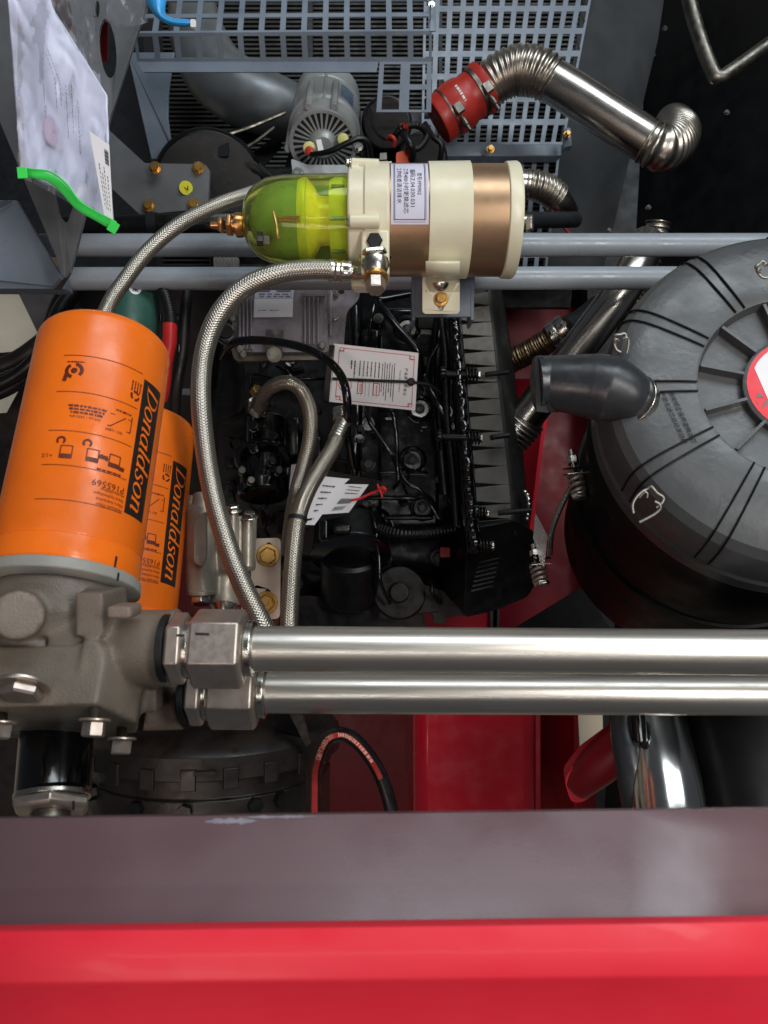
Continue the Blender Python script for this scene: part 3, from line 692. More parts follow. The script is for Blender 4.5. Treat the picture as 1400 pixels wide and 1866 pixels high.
# lower left: floor patch seen past dark frame and hoses
t = thing('chassis_plate', P(70, 580, 1.5), 'grey chassis plate under the frame corner on the left', 'plate')
m = MB(); m.prism(PP([(24, 515, 1.45), (118, 515, 1.45), (76, 622, 1.5)]), .006); m.build('plate', grey_paint, t)
t = thing('chassis_beam', P(60, 700, 1.6), 'dark brown chassis beam at the left edge behind the orange filter', 'beam')
m = MB(); m.prism(PP([(105, 515, 1.42), (420, 515, 1.42), (420, 900, 1.6), (60, 900, 1.6), (70, 640, 1.5)]), .02); m.build('beam_web', brown_dark, t)
m = MB(); m.tube(PP([(-60, 690, 1.3), (20, 662, 1.3), (70, 630, 1.3), (115, 590, 1.35)]), .016); m.build('rail', brown_dark, t)
m = MB(); m.prism(PP([(-80, 650, 1.36), (30, 640, 1.36), (60, 690, 1.36), (-80, 740, 1.36)]), .01); m.build('flange', brown_dark, t)
m = MB(); m.prism(PP([(-100, 760, 1.4), (12, 752, 1.4), (40, 700, 1.4), (90, 700, 1.4), (90, 1500, 1.4), (-100, 1500, 1.4)]), .01); m.build('beam_web', brown_dark, t)
for k, (dx, dd) in enumerate(((0, 0), (16, .03), (-18, .05))):
    m = MB(); m.tube(PP([(-60, 720 + dx, 1.25 + dd), (20, 690 + dx, 1.25 + dd), (75, 640 + dx, 1.25 + dd), (110, 560 + dx, 1.3 + dd), (160, 500, 1.35)]), .011)
    m.build('hydraulic_hose', hose_blk, label=('front', 'middle', 'rear')[k] + ' of three black hoses bundled at the left edge behind the orange filter', cat='hose', group='black hoses at the left edge')
m = MB(); m.prism(PP([(20, 824, 1.1), (33, 822, 1.1), (20, 890, 1.1), (12, 892, 1.1)]), .001); m.build('paper_slip', paper, label='sliver of white paper at the left edge beside the orange filter', cat='paper')
# ------------------------------------------------------------------ fuel filter / water separator
d = .97; A = P(440, 402, d); r = px(97, d)
X = lambda x, y=403: P(x, y, d)
t = thing('fuel_filter', P(690, 403, d), 'horizontal bronze and cream fuel filter with a clear yellow-green bowl', 'fuel filter')
Ld = X(935) - X(640)
def lat(name, mt, x0, x1, prof, seg=72, **k):   # profile in pixels
    b = MB(); b.lathe(X(x0), X(x1), [(px(a, d), px(q, d)) for a, q in prof], seg); return b.build(name, mt, t, **k)
lat('canister', bronze, 705, 935, [(0, 90), (0, 97), (215, 97), (215, 90)])
lat('end_cap', cream, 914, 950, [(0, 97), (2, 100), (20, 101), (25, 98), (26, 90)], bevel=.0006)
lat('filter_base', cream, 637, 712, [(0, 80), (0, 92), (3, 95), (28, 95), (30, 99), (70, 100), (73, 97)], bevel=.0008)
lat('strap_band', cream, 778, 852, [(0, 97.5), (0, 100), (74, 101), (74, 97.5)], bevel=.0005)
m = MB(); m.cyl(P(640, 297, .93), P(691, 299, .93), px(9, .93), seg=24, ch=.001); m.cyl(P(640, 312, .93), P(655, 312, .93), px(14, .93), seg=24, ch=.001); m.build('lug', cream, t, bevel=.0005)
m = MB(); m.cyl(P(637, 403, .905), P(692, 403, .905), px(13, .9), seg=24, ch=.001); m.build('lug', cream, t, bevel=.0005)
m = MB(); m.pbox(658, 418, 710, 500, .908, .05); m.build('port_block', cream, t, bevel=.003)
m = MB(); m.hexa(P(683, 438, .909), P(683, 438, .902), px(15, .9)); m.build('port_plug', eng2, t, bevel=.0004)
m = MB(); m.pbox(640, 498, 690, 522, .95, .03); m.build('lug', cream, t, bevel=.003)
for x, y in ((636, 404), (634, 296)): bolt(t, P(x + 3, y, .905 if y > 350 else .93), (-1, 0, .3), .0048, steel)
# clear bowl
b = MB(); pr = [(0, .5), (.8, 14), (3, 26), (8, 40), (17, 53), (30, 65), (48, 73), (75, 77), (120, 79), (196, 80)]
inn = [(196, 77), (120, 76), (75, 74), (49, 70), (32, 62), (19, 50), (11, 38), (6.5, 25), (4, 12), (3.5, .5)]
b.lathe(X(442, 402), X(640, 402), [(px(a, d), px(q, d)) for a, q in pr + inn], 64); b.build('bowl', bowl_m, t, ang=60)
lat('bowl_ring', lime, 548, 570, [(0, 30), (0, 71), (8, 74), (14, 74), (18, 66), (20, 40), (20, 30)])
lat('bowl_cone', lime_y, 564, 612, [(0, 71), (6, 66), (18, 45), (22, 43), (40, 43), (48, 60)])
m = MB(); m.pbox(574, 336, 604, 472, 1.0, .004); m.build('baffle', green_in, t)
lat('bowl_ring', lime, 604, 640, [(0, 40), (0, 70), (10, 74), (36, 75), (36, 40)])
lat('bowl_liner', green_in, 456, 548, [(0, 12), (8, 34), (22, 52), (40, 63), (60, 68), (92, 70)])
m = MB(); m.tube(PP([(498, 386, .918), (502, 402, .914), (505, 420, .914), (507, 434, .918)]), .0018, seg=10); m.build('gold_bar', gold, t)
m = MB(); m.pbox(468, 422, 479, 446, .912, .004); m.build('sensor_clip', matt_black, t); m = MB(); m.pbox(469, 429, 479, 439, .909, .003); m.pbox(481, 429, 491, 445, .911, .003); m.build('sensor_tab', dull_steel, t)
for a in range(8):
    an = a * math.pi / 4 + .3; o_ = Vector((0, math.cos(an), math.sin(an))) * px(75, d)
    m = MB(); m.box(X(620) + o_, (px(22, d), .004, .004)); m.build('vane', green_in, t)
for yy in (396, 402): 
    m = MB(); m.cyl(P(508, yy, .915), P(546, yy, .915), .0013, seg=8); m.build('sensor_pin', gold, t)
# drain valve
m = MB(); m.lathe(X(445, 410), X(380, 410), [(px(a, d), px(q, d)) for a, q in ((0, 20), (4, 22), (14, 22), (14, 17), (17, 17), (17, 12), (31, 12), (31, 8))], 32); m.build('drain_valve', brass, t, bevel=.0005)
m = MB(); m.hexa(X(424, 410), X(414, 410), px(21, d), phase=.2); m.hexa(X(407, 410), X(399, 410), px(15, d), phase=.4); m.build('drain_nut', brass, t, bevel=.0004)
m = MB(); m.cyl(X(400, 410), X(384, 410), px(6, d), seg=16, ch=.0006); m.build('drain_spout', brass, t)
# T-handle
m = MB(); m.cyl(X(938, 404), X(970, 404), px(12, d), seg=24, ch=.001); m.build('end_nut', steel, t)
m = MB(); m.cyl(P(966, 396, .955), P(966, 420, .955), px(7, d), seg=18, ch=.001); m.build('tee_handle', steel, t)
# strap foot
m = MB(); e = [(0, 0)]
def ribbon(name, mt, pts, x0, x1, th, bev=.0008):
    b = MB(); n = len(pts); vs = []
    for (y, dd) in pts: vs += [P(x0 if not isinstance(x0, list) else x0[0], y, dd), P(x1, y, dd)]
    b.add(vs, [(2 * i, 2 * i + 1, 2 * i + 3, 2 * i + 2) for i in range(n - 1)])
    def so(o): s_ = o.modifiers.new('thick', 'SOLIDIFY'); s_.thickness = th; s_.offset = 0
    return b.build(name, mt, t, mods=(so,), ang=30)
ribbon('strap_foot', cream, [(478, .915), (496, .935), (503, .96), (506, .985), (514, 1.0), (530, 1.003), (533, 1.012), (566, 1.016)], 776, 838, .004)
m = MB(); m.prism(PP(rpoly([(770, 500, .995), (838, 500, .995), (838, 572, 1.012), (770, 572, 1.012)], 8)), .004, holes=[PP(circ(804, 557, 1.008, 6, 9, 14))]); m.build('strap_foot_plate', cream, t, bevel=.0008)
m = MB(); m.lathe(P(803, 515, 1.0), P(803, 515, .9), [(0, .0115), (.002, .0108), (.005, .007), (.0065, .001)], 28); m.build('dome_bolt', steel, t)
bolt(t, P(804, 545, 1.005), (0, 0, 1), .0072, gold)
C = Cyl(X(705), X(935), r, pos='-y')
# label on the canister (text runs downwards)
s0 = px(712 - 705, d); s1 = px(776 - 705, d); a1 = r * R(3); a0 = -r * R(74)
m = MB(); patch(m, lambda s, a: C.at(s, a, .0005), s0, s1, a0, a1, 1, 28); lb = m.build('label', paper_l, t)
m = MB()
def lf(x, y): return C.at(s1 - (.5 * (s1 - s0)) + y, a0 + (a1 - a0) * .5 + x, .0008)   # x runs down the label, y to the right
hw = (s1 - s0) / 2; hh = (a1 - a0) / 2
for q, w_ in ((.80, .0004), (.86, .0002)):
    for sg in (-1, 1):
        patch(m, lambda s, a: lf(a, s), sg * hw * q - w_, sg * hw * q + w_, -hh * .95, hh * .9, 1, 20)
    m.strip([lf(hh * (q + .08) - w_, -hw * q), lf(hh * (q + .08) - w_, hw * q), lf(hh * (q + .08) + w_, hw * q), lf(hh * (q + .08) + w_, -hw * q)])
for i, (s_, sz, off) in enumerate((('型号:FP0902', .0062, -.004), ('编码:Z.04.030.031', .0072, 0), ('工作400小时更换滤芯', .0066, .002), ('工作检查清洁排水', .0066, -.004))):
    put(m, text_geo(s_, sz), lambda x, y, i=i, off=off: lf(x + off, hw * (.5 - .36 * i) + y))
m.build('label_text', dark_ink, lb)
# banjo fitting below the base
t = thing('banjo_fitting', P(685, 495, .93), 'shiny angled hose fitting with a brass hex bolt below the fuel filter', 'fitting')
m = MB(); m.lathe(P(684, 470, .915), P(685, 505, .91), [(0, .012), (.004, .0165), (.012, .017), (.019, .0145), (.023, .0125)], 36); m.build('banjo_ring', steel, t)
m = MB(); m.hexa(P(683, 463, .92), P(684, 474, .918), .021); m.build('lock_nut', steel, t, bevel=.0005)
m = MB(); m.cyl(P(685, 502, .908), P(685, 508, .906), .0142, seg=30); m.build('washer', gold, t, bevel=.0004)
m = MB(); m.hexa(P(685, 508, .906), P(685, 530, .90), .0118); m.build('banjo_bolt', nut_steel, t, bevel=.0006)
m = MB(); m.tube(PP([(640, 495, .93), (655, 498, .925), (672, 495, .915)]), [.0085, .008, .009]); m.build('elbow_stem', steel, t)
# mounting bracket behind the foot
t = thing('filter_bracket', P(808, 540, 1.05), 'blue-grey channel bracket on the cross tube holding the fuel filter foot', 'bracket')
m = MB(); m.prism(PP([(750, 498, 1.05), (866, 498, 1.05), (864, 577, 1.05), (752, 577, 1.05)]), .005); m.build('bracket_plate', blue_grey, t, bevel=.001)
for x in (754, 861):
    m = MB(); m.pbox(x - 3, 500, x + 3, 583, 1.049, .05); m.build('bracket_side', blue_grey, t, bevel=.001)

# ------------------------------------------------------------------ braided hoses
def bhose(pts, rpx_, lab, mt, d0, kidname='hose', grp='steel braided hoses'):
    p = PP(pts); t = thing('braided_hose', p[len(p) // 2], lab, 'hose', grp)
    m = MB(); m.tube(p, rpx_, seg=28, sub=12); m.build(kidname, mt, t, ang=60)
    return t, p
hA, pA = bhose([(560, 330, 1.10), (500, 338, 1.06), (450, 355, 1.02), (395, 374, .99), (330, 407, .97), (272, 455, .96), (228, 510, .95), (198, 556, .94), (175, 620, .92), (165, 700, .92)], .0093, 'steel braided hose curving from behind the bowl down behind the big orange filter', braid, 1)
hB, pB = bhose([(612, 492, .93), (560, 491, .92), (500, 500, .91), (440, 528, .91), (395, 580, .91), (372, 645, .91), (366, 720, .90), (373, 810, .90), (388, 900, .89), (412, 985, .88), (440, 1060, .87), (474, 1130, .86), (500, 1180, .86)], .0117, 'thickest steel braided hose, looping from the fuel filter down past the orange filters', braid, 1)
m = MB(); m.lathe(P(600, 492, .93), P(642, 495, .93), [(0, .0115), (0, .0132), (.006, .0136), (.008, .0125), (.010, .0136), (.014, .0125), (.016, .0136), (.020, .0125), (.022, .0132), (.027, .012), (.028, .009)], 32); m.build('ferrule', steel, hB)
hC, pC = bhose([(472, 742, 1.16), (480, 722, 1.13), (497, 704, 1.11), (524, 697, 1.10), (549, 712, 1.10), (564, 748, 1.09), (565, 795, 1.08), (553, 850, 1.07), (541, 895, 1.06), (531, 950, 1.07), (524, 1010, 1.08)], .0104, 'thin sleeved braided hose hooking over from the engine injection pump', braid_c, 1)
m = MB(); m.lathe(P(466, 752, 1.18), P(490, 712, 1.12), [(0, .008), (.006, .012), (.012, .011), (.02, .012), (.035, .0115), (.038, .009)], 28); m.build('ferrule', steel, hC)
hD, pD = bhose([(622, 772, 1.10), (607, 815, 1.06), (583, 855, 1.03), (558, 900, 1.0), (543, 945, .98), (535, 1010, .97), (530, 1080, .96), (527, 1150, .95), (530, 1240, .95), (540, 1330, .95), (560, 1360, 1.0)], .0112, 'sleeved braided hose running down from the hex elbow in the engine middle', braid_c, 1)
m = MB(); m.tube(PP([(628, 764, 1.09), (622, 778, 1.085), (612, 802, 1.065)]), [.0115, .0118, .0122], sub=8, wave=.10, pitch=.006); m.build('ferrule', steel, hD)
m = MB(); m.hexa(P(620, 745, 1.10), P(622, 764, 1.095), .0135, phase=.3); m.build('hex_elbow', steel, hD, bevel=.0008)
m = MB(); m.lathe(P(618, 770, 1.10), P(632, 758, 1.08), [(0, .006), (.005, .011), (.012, .012), (.018, .008)], 24); m.build('elbow_ball', steel, hD)
m = MB(); q0 = along(pD, .395); q1 = along(pD, .408); m.lathe(q0, q1, [(0, .0121), (.004, .0124), (.005, .0121)], 28); m.build('cable_tie', matt_black, label='black cable tie round the braided hose beside the barcode tag', cat='cable tie')
# glossy black cable over the ECU
m = MB(); m.tube(PP([(405, 650, 1.2), (420, 628, 1.15), (450, 620, 1.13), (500, 622, 1.12), (555, 634, 1.10), (595, 655, 1.08), (622, 685, 1.07), (632, 720, 1.06), (634, 760, 1.08), (636, 800, 1.15), (644, 850, 1.22)]), .0062, seg=20, sub=10)
m.build('black_cable', mat('cable_black', (12, 12, 16), .16, coat=.5, var=.1), label='glossy black cable arching over the control unit and the certificate', cat='cable')

# ------------------------------------------------------------------ control unit (ECU)
t = thing('control_unit', P(520, 590, 1.25), 'die cast grey engine control unit with white stickers under the cross tube', 'control unit')
m = MB(); m.prism(PP(rpoly([(424, 520, 1.27), (600, 520, 1.27), (608, 655, 1.27), (428, 658, 1.27), (422, 640, 1.27)], 8)), .014); m.build('base_plate', alu, t, bevel=.002)
m = MB(); m.prism(PP(rpoly([(432, 518, 1.24), (596, 518, 1.24), (598, 642, 1.24), (434, 642, 1.24)], 5)), .03); m.build('housing', ecu_m, t, bevel=.003)
for x in (437, 444, 451, 458):
    m = MB(); m.pbox(x - 2, 540, x + 1.6, 636, 1.232, .012); m.build('cooling_rib', ecu_m, t, bevel=.0008)
for x in (556, 564, 572, 580):
    m = MB(); m.pbox(x - 2, 541, x + 1.6, 628, 1.232, .012); m.build('cooling_rib', ecu_m, t, bevel=.0008)
m = MB(); m.pbox(549, 534, 592, 540, 1.232, .012); m.build('cooling_rib', ecu_m, t, bevel=.0008)
QM = quadmap(P(464, 544, 1.238), P(534.5, 544, 1.238), P(533.5, 577.5, 1.238), P(462.5, 578.5, 1.238))
m = MB(); m.strip([QM(0, 0), QM(1, 0), QM(1, 1), QM(0, 1)]); m.build('sticker', paper, t)
QM2 = quadmap(P(465, 528, 1.238), P(536, 528, 1.238), P(535, 543, 1.238), P(464.5, 543, 1.238))
m = MB(); m.strip([QM2(0, 0), QM2(1, 0), QM2(1, 1), QM2(0, 1)]); m.build('sticker', paper_l, t)
m = MB(); q = lambda Q, o: (lambda x, y: Q(x, y) + Vector((0, 0, o)))
dashes(m, q(QM, .0004), .12, .32, .63, .05, 1, .8); dashes(m, q(QM, .0004), .40, .64, .63, .05, 2, .8)
for i, yy in enumerate((.12, .55, .82)): dashes(m, q(QM2, .0004), .08 + .02 * i, .95, yy, .16 if i else .34, 5 + i, .5)
m.build('sticker_print', grey_ink, t)
m = MB(); m.prism(PP(rpoly([(484, 600, 1.225), (516, 600, 1.225), (514, 645, 1.225), (508, 655, 1.225), (490, 655, 1.225), (485, 645, 1.225)], 4)), .004, holes=[PP(circ(500, 620, 1.225, 8, 8, 16))]); m.build('clamp', dull_steel, t, bevel=.0006)
m = MB(); m.cyl(P(500, 646, 1.228), P(500, 646, 1.21), .013, seg=28, ch=.001); m.build('clamp_foot', dull_steel, t)
for x, y in ((437, 636), (443, 646), (424, 580), (587, 630)):
    m = MB(); m.cyl(P(x, y, 1.25), P(x, y, 1.23), .0062, seg=20, ch=.001); m.cyl(P(x, y, 1.231), P(x, y, 1.226), .0036, seg=6); m.build('corner_screw', dull_steel, t, bevel=.0003)
t = thing('unit_bracket', P(625, 580, 1.28), 'brown-grey bracket sheet right of the control unit with small bolts', 'bracket')
m = MB(); m.prism(PP(rpoly([(596, 515, 1.26), (656, 515, 1.26), (655, 545, 1.26), (632, 568, 1.26), (626, 640, 1.26), (598, 640, 1.26)], 9)), .004, holes=[PP(circ(622, 532, 1.26, 6, 4, 12))]); m.build('bracket_sheet', ecu_m, t, bevel=.0008)
m = MB(); m.pbox(600, 530, 606, 612, 1.255, .006); m.build('raised_strip', ecu_m, t, bevel=.001)
for x, y in ((611, 536), (611, 578), (596, 584)): bolt(t, P(x, y, 1.258), (0, 0, 1), .0045, steel)
m = MB(); m.lathe(P(411, 610, 1.2), P(411, 598, 1.17), [(0, .014), (.012, .0145), (.013, .011), (.02, .011), (.02, .006)], 28)
m.build('cap_screw', eng2, label='black socket screw head left of the control unit', cat='screw')

# ------------------------------------------------------------------ certificate card
tl, tr, br, bl = P(609, 626, 1.12), P(763, 643, 1.12), P(757, 748, 1.15), P(600, 732, 1.15)
Q = quadmap(tl, tr, br, bl, .0)
def up(o): return lambda u, v: Q(u, v) + Vector((0, 0, o))
t = thing('certificate_card', Q(.5, .5), 'white certificate card with red border and stamps tied on the engine', 'card')
m = MB(); m.prism([Q(0, 0), Q(1, 0), Q(1, 1), Q(0, 1)], .0012); card_ = m.build('card', paper, t)
m = MB(); m.prism([Q(-.055, .03), Q(.012, .03), Q(.012, .985), Q(-.075, .985)], .004); m.build('sleeve_edge', brown_dark, t)
m = MB()
def seg2(m, u0, v0, u1, v1, wd=.0045, f_=up(.0008)):
    a = Vector((u0 * 1.5, v0)); b = Vector((u1 * 1.5, v1)); dd = (b - a).normalized() * wd; nn = Vector((-dd.y, dd.x))
    m.strip([f_((q_.x) / 1.5, q_.y) for q_ in (a + nn - dd, b + nn + dd, b - nn + dd, a - nn - dd)])
B_ = [(.12, .06), (.90, .06), (.90, .12), (.955, .12), (.955, .90), (.92, .90), (.92, .95), (.12, .95), (.12, .90), (.07, .90), (.07, .10), (.12, .10), (.12, .06)]
for (a_, b_), (c_, d_) in zip(B_, B_[1:]): seg2(m, a_, b_, c_, d_)
for cx_, cy_ in ((.10, .085), (.93, .10), (.10, .915), (.935, .915)):
    for (a_, b_), (c_, d_) in zip(((-.03, -.03), (.03, -.03), (.03, .03), (-.03, .03), (-.03, -.03)), ((.03, -.03), (.03, .03), (-.03, .03), (-.03, -.03), (-.03, -.03))): 
        if (a_, b_) != (c_, d_): seg2(m, cx_ + a_ * .8, cy_ + b_, cx_ + c_ * .8, cy_ + d_, .0035)
for u_, v0, v1, w_ in ((.535, .60, .80, .035), (.345, .60, .80, .028)):     # square stamps
    seg2(m, u_ - w_, v0, u_ - w_, v1, .006); seg2(m, u_ + w_, v0, u_ + w_, v1, .006); seg2(m, u_ - w_, v0, u_ + w_, v0, .006); seg2(m, u_ - w_, v1, u_ + w_, v1, .006)
for u_, s_ in ((.535, '质检专用'), (.345, '检验合格')): put(m, text_geo(s_, .034), lambda x, y, u_=u_: up(.0009)(u_ + y / 1.5, .70 + x))
n = 26
for r0, r1 in ((.105, .115), (.0, .0)):
    if r1: m.add([up(.0008)(.15 + .02 + q_ * math.cos(2 * math.pi * i / n) / 1.5, .68 + q_ * math.sin(2 * math.pi * i / n)) for i in range(n) for q_ in (r0, r1)], [(2 * i, 2 * i + 1, (2 * i + 3) % (2 * n), (2 * i + 2) % (2 * n)) for i in range(n)])
star = [(.17 + q_ * math.cos(math.pi * i / 5 - .3) / 1.5, .68 + q_ * math.sin(math.pi * i / 5 - .3)) for i in range(10) for q_ in ((.05 if i % 2 else .022),)]
m.add([up(.0008)(a_, b_) for a_, b_ in star], [tuple(range(10))])
m.build('red_print', red_ink, card_)
m = MB(); V = lambda u_, o=.5: (lambda x, y: up(.0008)(u_ + y / 1.5, o + x))
put(m, text_geo('产品质量合格证', .062, space=1.25), V(.865, .52))
put(m, text_geo('Product Quality Certificate', .034), V(.80, .52))
for i in range(6): dashes(m, V(.73 - .028 * i, 0), .22 + .03 * (i % 2), .88 - .07 * (i % 3), 0, .016, 50 + i, 1.2)
for i in range(6):
    dashes(m, V(.55 - .045 * i, 0), .24, .50, 0, .022, 60 + i, .9); seg2(m, .54 - .045 * i, .52, .54 - .045 * i, .84, .0018)
dashes(m, V(.265, 0), .25, .55, 0, .028, 70, .9); dashes(m, V(.225, 0), .25, .40, 0, .028, 71, .9)
m.build('black_print', dark_ink, card_)
m = MB(); m.tube([Q(.02, .60) + Vector((0, 0, .003)), Q(.5, .56) + Vector((0, 0, .004)), Q(.93, .52) + Vector((0, 0, .004)), Q(1.15, .53), Q(1.3, .6) - Vector((0, 0, .03))], .0022, seg=8); m.lathe(Q(.93, .52) + Vector((0, 0, .001)), Q(.93, .52) + Vector((0, 0, .02)), [(0, .0055), (.006, .006), (.008, .004)], 14)
m.build('cable_tie', matt_black, label='black cable tie stretched across the white certificate card', cat='cable tie')

# ------------------------------------------------------------------ barcode tag with red string
tl, tr, br, bl = P(588, 868, 1.10), P(672, 883, 1.13), P(636, 934, 1.14), P(556, 948, 1.09)
Q = quadmap(tl, tr, br, bl, 0)
t = thing('barcode_tag', Q(.5, .5), 'creased white barcode tag in a dark sleeve behind the braided hose', 'tag')
m = MB(); m.prism([Q(0, 0), Q(.42, -.04), Q(.56, -.06), Q(.5, .1), Q(1, 0), Q(1, 1), Q(.35, .92), Q(.28, 1.18), Q(0, 1.1)], .0008); tp_ = m.build('paper', paper, t)
m = MB(); z_ = Vector((0, 0, -.004)); m.prism([Q(-.1, -.15) + z_, Q(1.22, -.2) + z_, Q(1.25, .0) + z_, Q(.95, 1.1) + z_, Q(0, 1.1) + z_], .0006); m.build('sleeve', brown_dark, t)
m = MB(); f_ = lambda u, v: Q(u, v) + Vector((0, 0, .0007))
for k_ in range(18):
    u_ = .60 + .017 * k_; m.strip([f_(u_, .50), f_(u_ + .006 + .004 * (k_ % 3), .50), f_(u_ - .04 + .006 + .004 * (k_ % 3), .66), f_(u_ - .04, .66)])
for k_ in range(16):
    u_ = .56 + .017 * k_; m.strip([f_(u_, .74), f_(u_ + .006 + .004 * (k_ % 2), .74), f_(u_ - .04 + .006, .86), f_(u_ - .04, .86)])
for i in range(5): dashes(m, f_, .08 + .01 * i, .34 - .03 * i, .2 + .15 * i, .035, 80 + i)
for i in range(3): dashes(m, f_, .62, .9, .14 + .1 * i, .03, 90 + i)
dashes(m, f_, .05, .2, 1.0, .06, 95)
m.build('barcode', dark_ink, tp_)
m = MB(); m.tube(PP([(640, 911, 1.125), (655, 909, 1.12), (674, 900, 1.115), (692, 893, 1.11), (700, 892, 1.11)]), .0018, seg=8); m.tube(PP([(688, 882, 1.105), (692, 893, 1.105), (697, 906, 1.105)]), .0013, seg=8)
m.tube(PP([(690, 893, 1.105), (698, 888, 1.10), (703, 893, 1.10), (697, 897, 1.105), (690, 893, 1.105)]), .0018, seg=8); m.build('string', red_pl, t)
m = MB(); m.prism(PP([(531, 847, 1.12), (541, 845, 1.12), (537, 893, 1.12), (527, 892, 1.12)]), .0008); m.build('paper_strip', paper, label='narrow white paper strip left of the braided hose fork', cat='paper')
# ------------------------------------------------------------------ black engine
t = thing('engine', P(680, 850, 1.5), 'gloss black diesel engine filling the middle of the bay', 'engine')
E = t
def part(name, mt, fn, bevel=.002, **k):
    b = MB(); fn(b); return b.build(name, mt, k.pop('under', None) or t, bevel=bevel, **k)
part('engine_block', eng2, lambda b: (b.pbox(395, 480, 880, 1085, 1.52, .4),))
part('cylinder_head', eng, lambda b: (b.pbox(655, 500, 822, 985, 1.40, .12),), .006)
part('head_step', eng, lambda b: (b.pbox(690, 560, 800, 960, 1.36, .05),), .006)
part('gear_case', eng2, lambda b: b.prism(PP(rpoly([(395, 640, 1.42), (470, 640, 1.42), (478, 780, 1.42), (440, 800, 1.42), (395, 790, 1.42)], 14)), .08), .004)
part('side_cover', eng, lambda b: b.prism(PP(rpoly([(372, 600, 1.36), (445, 655, 1.36), (445, 750, 1.36), (400, 770, 1.36), (378, 750, 1.36), (362, 690, 1.36)], 16)), .06), .006)
part('rocker_cover', eng, lambda b: b.pbox(640, 540, 700, 1000, 1.42, .1), .01)
# wells in the head for the injectors
for i, (x, y) in enumerate(((742, 600), (765, 745), (752, 838), (770, 925))):
    sq_ = part('injector_seat', eng, lambda b: b.lathe(P(x, y, 1.37), P(x, y, 1.30), [(0, .024), (.012, .025), (.020, .023), (.022, .018), (.012, .016)], 36), .0008)
    part('injector', eng2, lambda b: (b.cyl(P(x, y, 1.36), P(x, y, 1.325), .009, seg=20, ch=.001), b.hexa(P(x, y, 1.33), P(x, y, 1.32), .007)), .0005, under=sq_)
# high pressure pipes
pipes = [
 [(697, 520, 1.33), (686, 545, 1.32), (678, 575, 1.31), (673, 612, 1.32)],
 [(752, 535, 1.33), (700, 545, 1.31), (690, 548, 1.31), (715, 585, 1.29), (740, 615, 1.28), (762, 642, 1.28), (768, 680, 1.3)],
 [(806, 560, 1.3), (806, 600, 1.27), (800, 625, 1.26), (782, 660, 1.27), (778, 700, 1.28)],
 [(775, 690, 1.27), (792, 725, 1.25), (812, 760, 1.25), (818, 800, 1.26), (828, 880, 1.27), (838, 960, 1.28)],
 [(668, 735, 1.34), (672, 765, 1.31), (690, 795, 1.30), (715, 830, 1.30), (728, 860, 1.32)],
 [(700, 750, 1.33), (715, 752, 1.30), (722, 790, 1.30), (724, 850, 1.30), (726, 878, 1.30), (718, 890, 1.33)],
 [(730, 858, 1.3), (742, 880, 1.29), (768, 895, 1.29), (785, 920, 1.3), (800, 945, 1.3)],
 [(458, 705, 1.34), (458, 690, 1.32), (464, 683, 1.31), (500, 690, 1.30), (560, 690, 1.30), (600, 688, 1.32)],
 [(459, 705, 1.33), (460, 740, 1.31), (462, 790, 1.31), (463, 800, 1.33)],
 [(782, 560, 1.32), (800, 540, 1.30), (790, 700, 1.3), (800, 820, 1.3)],
 [(675, 925, 1.34), (684, 960, 1.31), (690, 1010, 1.31), (694, 1060, 1.31), (710, 1100, 1.34)],
 [(600, 835, 1.35), (640, 845, 1.33), (650, 900, 1.34), (660, 960, 1.36)],
]
for i, p_ in enumerate(pipes): part('fuel_pipe', eng, lambda b: b.tube(PP(p_), .0036 if i not in (1, 3) else .0058, seg=12, sub=8), 0)
part('wiring_sleeve', hose_blk, lambda b: b.tube(PP([(690, 962, 1.3), (730, 972, 1.28), (775, 972, 1.28), (815, 966, 1.29), (838, 960, 1.3)]), .009, seg=14, wave=.12, pitch=.006), 0)
part('wiring_sleeve', hose_blk, lambda b: b.tube(PP([(800, 560, 1.25), (812, 640, 1.24), (815, 760, 1.24), (826, 870, 1.24), (832, 960, 1.24)]), .006, seg=14, wave=.12, pitch=.005), 0)
# pump at the left with unions
rnd = random.Random(3)
part('injection_pump', eng, lambda b: (b.cyl(P(483, 760, 1.36), P(483, 880, 1.34), .036, seg=36, ch=.004), b.cyl(P(480, 850, 1.36), P(480, 905, 1.34), .045, seg=36, ch=.004)), .001)
part('pump_flange', eng, lambda b: (b.lathe(P(480, 832, 1.34), P(480, 845, 1.33), [(0, .046), (.003, .05), (.009, .05), (.012, .046)], 36)), .0005)
for x, y, q in ((462, 780, .008), (462, 820, .007), (474, 752, .009), (500, 800, .007), (492, 845, .006), (440, 862, .006), (455, 880, .006), (505, 862, .006), (445, 893, .007)):
    part('union_bolt', dull_steel if rnd.random() < .08 else eng, lambda b: (b.cyl(P(x, y, 1.33), P(x, y, 1.295), q, seg=20, ch=.001), b.hexa(P(x + 2, y - 2, 1.30), P(x + 6 * math.sin(x), y - 6, 1.285), q * 1.2)), .0004)
part('pipe_union', steel, lambda b: (b.cyl(P(459, 742, 1.27), P(476, 728, 1.2), .011, seg=24, ch=.001), b.hexa(P(462, 740, 1.255), P(468, 735, 1.23), .015)), .0005)
part('pipe_union', gold, lambda b: b.hexa(P(463, 716, 1.25), P(470, 708, 1.24), .009), .0005)
